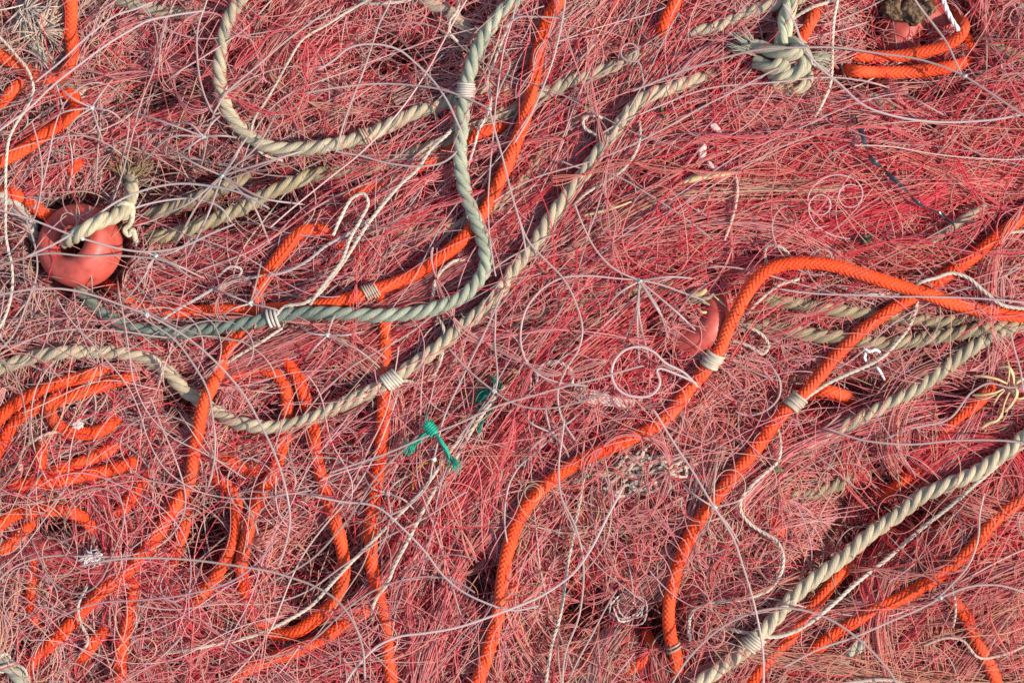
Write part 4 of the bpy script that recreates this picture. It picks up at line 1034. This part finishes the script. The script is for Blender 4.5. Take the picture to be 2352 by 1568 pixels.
netV, netF, netT = [], [], []
nbase = [0]
def add_strands(X, Y, Z, col, r, k=3, taper=True):
    n, K = X.shape
    P = world(X, Y, Z)
    t = np.gradient(P, axis=1)
    t /= np.linalg.norm(t, axis=2, keepdims=True) + 1e-12
    side = np.stack([t[..., 1], -t[..., 0], 0 * t[..., 0]], -1)
    side /= np.linalg.norm(side, axis=2, keepdims=True) + 1e-9
    up = np.cross(side, t)
    a = np.arange(k) / k * 2 * np.pi + np.pi / 2
    rr = np.broadcast_to(np.asarray(r, float).reshape(-1, 1), (n, K)) * S
    V = P[:, :, None] + rr[..., None, None] * (np.cos(a)[None, None, :, None] * side[:, :, None] + np.sin(a)[None, None, :, None] * up[:, :, None])
    b = (np.arange(n) * K * k)[:, None, None]
    i = (np.arange(K - 1) * k)[None, :, None]
    j = np.arange(k)[None, None]
    j2 = (j + 1) % k
    F = np.stack([b + i + j, b + i + j2, b + i + k + j2, b + i + k + j], -1).reshape(-1, 4)
    netV.append(V.reshape(-1, 3).astype(np.float32))
    netF.append((F + nbase[0]).astype(np.int32))
    netT.append(np.repeat(col, K * k, axis=0).astype(np.float32))
    nbase[0] += n * K * k

OCT = np.array([(1, 0, 0), (0, 1, 0), (-1, 0, 0), (0, -1, 0), (0, 0, 1), (0, 0, -1)], float)
OCTF = np.array([(0, 1, 4, 4), (1, 2, 4, 4), (2, 3, 4, 4), (3, 0, 4, 4), (1, 0, 5, 5), (2, 1, 5, 5), (3, 2, 5, 5), (0, 3, 5, 5)])
knV, knT = [], []
def add_knots(X, Y, Z, col, r):
    P = world(X, Y, Z)
    n = len(P)
    V = P[:, None] + OCT[None] * (r * S)[:, None, None] * rng.uniform(.7, 1.3, (n, 6, 1))
    knV.append(V.reshape(-1, 3)); knT.append(np.repeat(col, 6, axis=0))

def red_knots(n):
    return np.array((0.62, 0.035, 0.06)) * np.exp(rng.normal(0, .2, (n, 1)))

def flush(name, mat, label, cat):
    V, F, T = np.vstack(netV), np.vstack(netF), np.vstack(netT)
    o = link_mesh(name, V, F, mat, T)
    tag(o, label, cat, kind='stuff')
    netV.clear(); netF.clear(); netT.clear(); nbase[0] = 0
    return o

# single filaments
n = 9500
X, Y, TH, pal = march(starts(n), 60, 10.5, 1.7)
col, ci = pick_cols(pal, n)
veil = np.exp(-((X[:, 20] - 330) / 520) ** 2 - ((Y[:, 20] - 1250) / 330) ** 2) + 0.5 * np.exp(-((X[:, 20] - 1450) / 300) ** 2 - ((Y[:, 20] - 1150) / 500) ** 2)
d, ov = depth(n, 0.025 + 0.16 * veil)
Z = heights(X, Y, d)
add_strands(X, Y, Z, col, np.where(ci == 2, 1.5, 1.2) * rng.uniform(.85, 1.2, n))
s_ = rng.integers(0, 60, (n, 2))
for q in range(2):
    m = rng.uniform(0, 1, n) < 0.6
    idx = np.nonzero(m)[0]
    add_knots(X[idx, s_[idx, q]], Y[idx, s_[idx, q]], Z[idx, s_[idx, q]] + .3, red_knots(len(idx)), rng.uniform(2.2, 3.4, len(idx)))

# bundles: meshes of one net pulled together, parting and meeting again at their knots
nb, m = 1050, 6
X, Y, TH, pal = march(starts(nb), 48, 12.0, 1.0, .6)
dpar, ovp = depth(nb, .02)
Zp = heights(X, Y, dpar)
s = np.arange(48) * 12.0
Lk = rng.uniform(75, 135, nb)
seg = np.floor(s[None] / Lk[:, None]).astype(int)
arch = np.abs(np.sin(np.pi * s[None] / Lk[:, None]))
cols_all, _ = pick_cols(pal, nb)
for q in range(m):
    A = rng.normal(0, 11, (nb, 12))
    Az = rng.normal(0, 0.9, (nb, 12))
    take = np.take_along_axis(A, seg.clip(0, 11), 1) * arch
    tz = np.take_along_axis(Az, seg.clip(0, 11), 1) * arch
    Xq = X - np.sin(TH) * take
    Yq = Y + np.cos(TH) * take
    colq, ci = pick_cols(pal, nb)
    colq = 0.5 * colq + 0.5 * cols_all * np.exp(rng.normal(0, .12, (nb, 1)))
    add_strands(Xq, Yq, Zp + tz, colq, rng.uniform(0.95, 1.4, nb))
for q in range(1, 6):
    ii = np.round(q * Lk / 12.0).astype(int)
    ok = ii < 48
    r_ = np.nonzero(ok)[0]
    add_knots(X[r_, ii[r_]], Y[r_, ii[r_]], Zp[r_, ii[r_]] + .3, red_knots(len(r_)), rng.uniform(2.8, 4.2, len(r_)))

# long rolls: a length of net drawn out into a loose hank of near-parallel strands
nr, m, K = 80, 32, 56
X, Y, TH, pal = march(starts(nr), K, 15.0, .5, .45)
dr = rng.uniform(-4, 3.5, nr)
cols_all, _ = pick_cols(pal, nr)
s = np.arange(K) * 15.0
for q in range(m):
    o1 = rng.normal(0, 17, (nr, 1)); o2 = rng.normal(0, 15, (nr, 1)); o3 = rng.normal(0, 9, (nr, 1))
    ph = rng.uniform(0, 6, (nr, 3))
    take = o1 + o2 * np.sin(s[None] / 190 + ph[:, :1]) + o3 * np.sin(s[None] / 72 + ph[:, 1:2])
    Xq = X - np.sin(TH) * take
    Yq = Y + np.cos(TH) * take
    dq = dr[:, None] + 2.5 * np.exp(-(take / 22) ** 2) + rng.normal(0, .8, (nr, 1))
    colq, _ = pick_cols(pal, nr)
    colq = 0.45 * colq + 0.55 * cols_all * np.exp(rng.normal(0, .12, (nr, 1)))
    Zq = heights(Xq, Yq, np.zeros(nr), 0.3) + np.where(np.ones((nr, 1), bool), dq, 0)
    add_strands(Xq, Yq, Zq, colq, rng.uniform(0.95, 1.4, nr))
    if q % 3 == 0:
        jj = rng.integers(0, K, nr); r_ = np.arange(nr)
        add_knots(Xq[r_, jj], Yq[r_, jj], Zq[r_, jj] + .3, red_knots(nr), rng.uniform(2.2, 3.4, nr))

# stars of net meshes round a knot
ns, m = 420, 6
p0 = starts(ns)
ang, spr, curl, pal, den = field(p0[:, 0], p0[:, 1])
dst, _ = depth(ns, .10)
hz = hmm(p0[:, 0], p0[:, 1])
t = np.linspace(0, 1, 16)[None]
for q in range(m):
    th = -ang + rng.normal(0, 1, ns) * (spr + .35) + np.pi * (q % 2)
    L = rng.uniform(70, 240, ns)
    bend = rng.normal(0, .5, ns)
    aa = th[:, None] + bend[:, None] * t
    Xq = p0[:, :1] + np.cumsum(np.cos(aa), 1) * L[:, None] / 16
    Yq = p0[:, 1:] + np.cumsum(np.sin(aa), 1) * L[:, None] / 16
    Xq = np.concatenate([p0[:, :1], Xq[:, :-1]], 1)
    Yq = np.concatenate([p0[:, 1:], Yq[:, :-1]], 1)
    Zq = hmm(Xq, Yq) - 25 * hollow(Xq, Yq) + dst[:, None] + rng.normal(0, 2.5, (ns, 1)) * t + 1 * np.sin(t * 3)
    colq, ci = pick_cols(pal, ns)
    add_strands(Xq, Yq, Zq, colq, rng.uniform(0.95, 1.4, ns))
add_knots(p0[:, 0], p0[:, 1], hz + dst + .3, red_knots(ns), rng.uniform(3, 4.4, ns))

net = flush('pink_netting', M_NET, 'mass of fine pink and red nylon netting draped over the whole heap', 'netting')
V = np.vstack(knV); T = np.vstack(knT)
nk = len(V) // 6
F3 = (np.array([f[:3] for f in OCTF])[None] + (np.arange(nk) * 6)[:, None, None]).reshape(-1, 3)
ko = link_mesh('net_knot', V, F3, M_NET, T, parent=net)
ko['kind'] = 'stuff'

# loose coarser grey lines lying between
n = 430
P0 = starts(n * 3)
gw = field(P0[:, 0], P0[:, 1])[3]
gf = gw[:, 2] / gw.sum(1)
P0 = P0[np.argsort(-(gf + rng.uniform(0, .28, len(gf))))[:n]]
X, Y, TH, pal = march(P0, 60, 14.0, .6, .9)
d, _ = depth(n, .14)
Z = heights(X, Y, d, 0.8, 0.45)
col = np.array((0.58, 0.44, 0.40)) * np.exp(rng.normal(0, .16, (n, 1)))
add_strands(X, Y, Z, col, rng.uniform(1.5, 2.1, n), k=5)
flush('grey_netting', M_MONO, 'loose coarser grey nylon net lines strewn through the pink netting', 'netting')

# ------------------------------------------------------------------ small things caught in the heap
def surf(x, y, dz):
    return world(np.array(float(x)), np.array(float(y)), hmm(np.array(float(x)), np.array(float(y))) + dz)

# green twines
def strands_obj(name, label, cat, curves, col, r, mat=M_TWINE, n=1, jit=0, parent=None, k=6):
    parts = []
    for pts in curves:
        for q in range(n):
            pp = [(p[0] + rng.normal(0, jit), p[1] + rng.normal(0, jit), p[2] + 4 + rng.normal(0, jit * .25)) for p in pts]
            P = drape(pp, 2.5, 0, 9)
            parts.append((*tube_geo(P, r * S * rng.uniform(.8, 1.2), k), np.asarray(col) * rng.uniform(.7, 1.3)))
    V, F, B, T = join(parts)
    o = link_mesh(name, V, F, mat, T, B, parent)
    if parent is None:
        tag(o, label, cat)
    return o
GN = (0.004, 0.33, 0.20)
gt = strands_obj('green_twine', 'bright green twine tied in a small knot with two brushed ends', 'twine',
                 [[(984, 988, 10), (974, 1003, 11), (958, 1010, 10), (949, 1016, 9)], [(1000, 996, 11), (1012, 1010, 12), (1024, 1032, 11), (1034, 1052, 9)]], GN, 2.2, n=9, jit=2.2)
q = np.linspace(0, 1, 90)
f = q * 5 * 2 * np.pi
cx, cy = 981 + q * 18, 974 + q * 22
nx, ny = 0.77, -0.63
P = world(cx + nx * 11 * np.cos(f), cy + ny * 11 * np.cos(f), hmm(np.array(990.), np.array(985.)) + 15 + 2.6 * np.sin(f))
g = tube_geo(P, 3.6 * S, 7)
link_mesh('knot', g[0], g[1], M_TWINE, GN, g[2], gt)
tuft('frayed_end', 949, 1016, 245, 34, 14, 26, 1.3, GN, 13, gt, M_TWINE, .4)
tuft('frayed_end', 1034, 1052, -55, 34, 14, 22, 1.3, GN, 12, gt, M_TWINE, .4)
tuft('frayed_end', 981, 976, 110, 14, 26, 14, 1.5, GN, 15, gt, M_TWINE, .4)
strands_obj('green_tuft', 'darker green unravelled twine bundle lying under the white twine', 'twine',
            [[(1132, 866, 2), (1142, 882, 3), (1128, 896, 4), (1112, 906, 4), (1100, 926, 2), (1108, 946, 0)], [(1150, 880, 0), (1138, 905, 2), (1120, 930, 2), (1112, 955, 1), (1102, 985, 2), (1097, 1000, 1)],
             [(1108, 890, 1), (1104, 912, 3), (1112, 930, 3), (1125, 940, 1)]], (0.004, 0.19, 0.12), 1.5, n=9, jit=5)
strands_obj('yellow_thread', 'thin yellow thread bent under the bright green knot', 'thread',
            [[(948, 1125, -1), (950, 1085, 1), (965, 1068, 2), (1000, 1062, 2), (1030, 1072, 1)], ], (0.42, 0.22, 0.02), 2.2)

# black ribbon, twisted
P = drape([(1966, 262, 2), (1969, 287, 8), (1980, 306, 9), (1989, 338, 9), (2003, 366, 9), (2028, 387, 9), (2052, 411, 9), (2080, 436, 9), (2102, 461, 9), (2130, 478, 9), (2158, 490, 9), (2172, 500, 8)], 2.0, 4, 15)
t, side, up, s = frames(P)
ph = s / (34 * S) * np.pi + 0.9 * np.sin(s / (22 * S))
wd = np.interp(s, [0, s[-1] * .55, s[-1]], [6.5, 5.5, 3]) * S
A = np.cos(ph * .5)[:, None] * side + np.sin(ph * .5)[:, None] * up
B_ = np.cross(t, A)
Vv = np.stack([P + A * wd[:, None] + B_ * .3 * S, P + B_ * 1.4 * S, P - A * wd[:, None] + B_ * .3 * S, P - A * wd[:, None] - B_ * .3 * S, P - B_ * .4 * S, P + A * wd[:, None] - B_ * .3 * S], 1)
o = link_mesh('black_tape', Vv.reshape(-1, 3), grid_faces(len(P), 6), M_TAPE, smooth=False)
tag(o, 'twisted strip of shiny black tape lying on the red netting slope', 'tape')
strands_obj('black_thread', 'fine black thread loops around the twig', 'thread',
            [[(2160, 486, 7), (2185, 508, 9), (2228, 510, 8), (2255, 514, 6), (2266, 540, 4)], [(2172, 500, 7), (2192, 520, 9), (2188, 545, 6), (2170, 566, 2)]], (0.02, 0.02, 0.022), 1.8, mat=M_TWINE)

# twig
P = drape([(2268, 468, 6), (2240, 484, 7), (2212, 503, 7), (2180, 526, 7), (2158, 541, 6), (2138, 556, 5)], 3.0, 6, 31)
g = tube_geo(P, np.interp(np.linspace(0, 1, len(P)), [0, .3, .6, 1], [4, 8.5, 10, 9]) * S * (1 + .08 * np.sin(np.arange(len(P)) * .9)), 10)
o = link_mesh('twig', g[0], g[1], M_WOOD)
tag(o, 'grey-brown weathered twig caught in net above the straight orange rope', 'twig')
P = drape([(2352, 600, 2), (2330, 612, 3), (2310, 635, 3), (2302, 660, 2), (2280, 690, 0)], 3.0, 3, 31)
g = tube_geo(P, 3.2 * S, 7)
tag(link_mesh('twig', g[0], g[1], M_WOOD), 'thin brown twig at the edge behind the humped white twine', 'twig')
P = drape([(2048, 1000, 2), (2056, 1040, 4), (2062, 1090, 4), (2070, 1150, 3), (2068, 1190, 1)], 3.0, 3, 31)
g = tube_geo(P, 1.8 * S, 6)
tag(link_mesh('twig', g[0], g[1], M_WOOD), 'hair-thin brown stalk standing above the pale thick rope', 'twig')

# straw
def straw(pts, w_, label, thick=1.2, mat=M_STRAW, name='straw'):
    P = drape(pts, 3.0, 4, 15)
    t, side, up, s = frames(P)
    n_ = len(P)
    ww = w_ * S * np.sin(np.linspace(.25, np.pi - .25, n_)) ** .4
    tw = 0.5 * np.sin(np.linspace(0, 4, n_) + rng.uniform(0, 6))
    A = np.cos(tw)[:, None] * side + np.sin(tw)[:, None] * up
    U = np.cross(t, A)
    V = np.stack([P + A * ww[:, None], P - U * thick * S, P - A * ww[:, None], P + U * thick * S * .2], 1)
    o = link_mesh(name, V.reshape(-1, 3), grid_faces(n_, 4), mat)
    if label:
        tag(o, label, name.replace('_', ' '))
    return o
straw([(1325, 497, 3), (1360, 490, 5), (1395, 482, 6), (1425, 473, 6), (1450, 463, 4)], 4.0, 'yellow dry straw lying on pink net near the long beige rope')
straw([(1562, 424, 3), (1590, 412, 6), (1630, 403, 7), (1660, 398, 6), (1690, 395, 4)], 9.0, 'wide peeling pale straw on the red slope')
root = bpy.data.objects.new('straw_tuft', None)
C.objects.link(root)
tag(root, 'tuft of yellow dry straw blades sprouting at the edge above the pale thick rope', 'straw')
for pts, w_ in [([(2236, 863, 6), (2262, 864, 9), (2290, 870, 10), (2312, 880, 8)], 4.2), ([(2234, 907, 6), (2262, 906, 9), (2285, 902, 9), (2305, 893, 8)], 4.0), ([(2296, 843, 7), (2315, 843, 10), (2326, 860, 10), (2330, 885, 8)], 4.5),
                ([(2328, 880, 8), (2336, 900, 10), (2326, 925, 9), (2308, 945, 6)], 5.0), ([(2320, 890, 6), (2345, 872, 9), (2365, 868, 8)], 4.5), ([(2250, 985, 3), (2270, 972, 6), (2290, 966, 7), (2305, 940, 6)], 5.0),
                ([(2282, 930, 4), (2292, 910, 7), (2308, 895, 8)], 3.2), ([(2315, 890, 7), (2340, 915, 8), (2368, 905, 7)], 3.6), ([(2300, 960, 5), (2306, 930, 8), (2318, 900, 9)], 3.0), ([(2240, 912, 5), (2262, 915, 7), (2290, 905, 7)], 2.6),
                ([(2312, 885, 6), (2318, 860, 10), (2316, 830, 9)], 2.6)]:
    o = straw(pts, w_, None, name='straw_blade')
    o.parent = root

def scrap(name, label, cat, x, y, dz, rx, ry, rz, mat, rough=.25, seed=1, rot=0.0, grp=None):
    V, F = blob((0, 0, 0), (rx * S, ry * S, rz * S), rough, seed, 20, 12)
    ca, sa = math.cos(rot), math.sin(rot)
    V = np.stack([V[:, 0] * ca - V[:, 1] * sa, V[:, 0] * sa + V[:, 1] * ca, V[:, 2]], 1)
    o = link_mesh(name, V, F, mat)
    o.location = surf(x, y, dz)
    tag(o, label, cat, grp)
    return o
scrap('cork_lump', 'dark crumbly cork lump at the top edge, the bigger of a touching pair', 'cork', 2104, 22, -4, 42, 34, 26, M_CORK, .22, 3, .4)
scrap('cork_lump', 'dark crumbly cork lump at the top edge, the smaller of a touching pair', 'cork', 2052, 16, -5, 30, 32, 22, M_CORK, .25, 4)
scrap('cork_lump', 'brown crumbly lump between the frayed knot end and the orange rope ends', 'cork', 1932, 138, -5, 22, 36, 18, M_CORK, .28, 5)
scrap('shell', 'small pink-white shell on the red slope nearest the long beige rope', 'shell', 1644, 294, 4, 15, 8, 4, M_PALE, .15, 6, -.7)
scrap('shell', 'larger pale scrap of shell lying below the small pink-white one', 'shell', 1612, 350, 3, 10, 16, 4, M_PALE, .3, 7, -.2)
scrap('shell', 'thin pale flake half under net beside the larger shell scrap', 'shell', 1636, 383, 3, 7, 18, 3, M_PALE, .3, 8, .9)
scrap('weed', 'lump of dark green weed stuck on the winding white twine', 'seaweed', 1777, 1073, 5, 20, 11, 6, M_MOSS, .35, 9, -.1)
scrap('weed', 'little black weed lump on the red slope above the arched rope', 'seaweed', 1990 + 0 - 0, 550, 4, 16, 9, 5, M_MOSS, .35, 10, -.4)
scrap('weed', 'dark sliver of weed dangling on pink net beside the long beige rope', 'seaweed', 1521, 258, 6, 5, 12, 4, M_MOSS, .3, 11, .3)
scrap('pebble', 'brown seed-like bit stuck beside the big orange loop', 'pebble', 357, 1258, 4, 6, 10, 5, M_STRAW, .2, 12, -.6)
# white fluff
for (x, y, sx, sy, lab, sd) in [(214, 1278, 30, 18, 'crumpled white fluff beside the big orange loop near the bottom corner', 21), (178, 976, 16, 14, 'white fluff held in the innermost ring of the coil', 22)]:
    parts = []
    V, F = blob((0, 0, 0), (sx * .55 * S, sy * .55 * S, 7 * S), .4, sd, 20, 12)
    o = link_mesh('white_fluff', V, F, M_WHITE)
    c = surf(x, y, 5)
    o.location = c
    tag(o, lab, 'fluff')
    for q in range(40):
        t = np.linspace(0, 1, 8)
        a0 = rng.uniform(0, 6.28)
        aa = a0 + t * rng.normal(0, 1.6)
        L = rng.uniform(.5, 1.5) * sx
        P = np.stack([np.cumsum(np.cos(aa)) * L / 8, np.cumsum(np.sin(aa)) * L / 8 * .7, 14 * np.sin(t * 3)], 1) * S
        parts.append((*tube_geo(P, rng.uniform(.9, 1.7) * S, 5), np.array((.74, .68, .64)) * rng.uniform(.85, 1.1)))
    V, F, B, T = join(parts)
    link_mesh('fibres', V, F, M_TWINE, T, B, o)
# scraps of white plastic strip
straw([(2024, 812, 7), (2012, 802, 9), (1996, 806, 9), (1984, 800, 8)], 5.5, 'white plastic strip folded on the lower beige rope', mat=M_WHITE, name='plastic_strip')
straw([(1988, 806, 8), (1986, 820, 8), (1996, 838, 6)], 4.5, 'short white plastic strip hanging off the folded one', mat=M_WHITE, name='plastic_strip')
straw([(2012, 840, 5), (2022, 855, 6), (2032, 872, 4)], 4.0, 'white plastic sliver lying in net beside the rising twine', mat=M_WHITE, name='plastic_strip')
# dry leaves on the half-buried float
root = bpy.data.objects.new('leaf_scrap', None)
C.objects.link(root)
tag(root, 'crisp brown leaf and bark scraps resting on top of the half-buried float', 'leaf')
ztop = FLOATS[1][3] - float(hmm(np.array(1604.), np.array(738.)))
for pts, w_, mt in [([(1578, 688, 0), (1592, 676, 3), (1610, 672, 4), (1622, 664, 3)], 9, M_STRAW), ([(1576, 692, 0), (1600, 690, 2), (1622, 692, 2)], 6, M_WOOD), ([(1588, 684, 3), (1606, 682, 4), (1626, 684, 4), (1640, 674, 3)], 6, M_WOOD),
                    ([(1604, 700, 2), (1612, 692, 4), (1630, 700, 3)], 5, M_WOOD), ([(1640, 680, 3), (1656, 694, 3), (1672, 708, 1)], 2.5, M_STRAW), ([(1600, 706, 1), (1610, 716, 3), (1624, 718, 3), (1630, 728, 1)], 4.5, M_STRAW)]:
    o = straw([(a, b, c + ztop + 1.0) for a, b, c in pts], w_, None, mat=mt, name='leaf_piece')
    o.parent = root


# crumbs of dry weed, scale and sand caught between the strands
n = 420
P0 = starts(n)
Vc, Fc, Tc = [], [], []
base = 0
for q in range(n):
    V, F = blob((0, 0, 0), np.array((rng.uniform(1.5, 6), rng.uniform(1.2, 3), rng.uniform(.6, 1.6))) * S, .35, 100 + q, 7, 5)
    a0 = rng.uniform(0, 6.28)
    ca, sa = math.cos(a0), math.sin(a0)
    V = np.stack([V[:, 0] * ca - V[:, 1] * sa, V[:, 0] * sa + V[:, 1] * ca, V[:, 2] + V[:, 0] * rng.normal(0, .5)], 1)
    Vc.append(V + surf(P0[q, 0], P0[q, 1], rng.uniform(-2, 5)))
    Fc.append(F + base)
    base += len(V)
    c = [(0.55, 0.42, 0.28), (0.10, 0.07, 0.04), (0.66, 0.58, 0.50), (0.30, 0.20, 0.10)][int(rng.integers(0, 4))]
    Tc.append(np.tile(np.asarray(c) * rng.uniform(.7, 1.2), (len(V), 1)))
tag(link_mesh('debris', np.vstack(Vc), np.vstack(Fc), M_ROPE, np.vstack(Tc), np.vstack(Vc) * 800), 'crumbs of dry weed, shell and sand sprinkled through the netting', 'debris', kind='stuff')
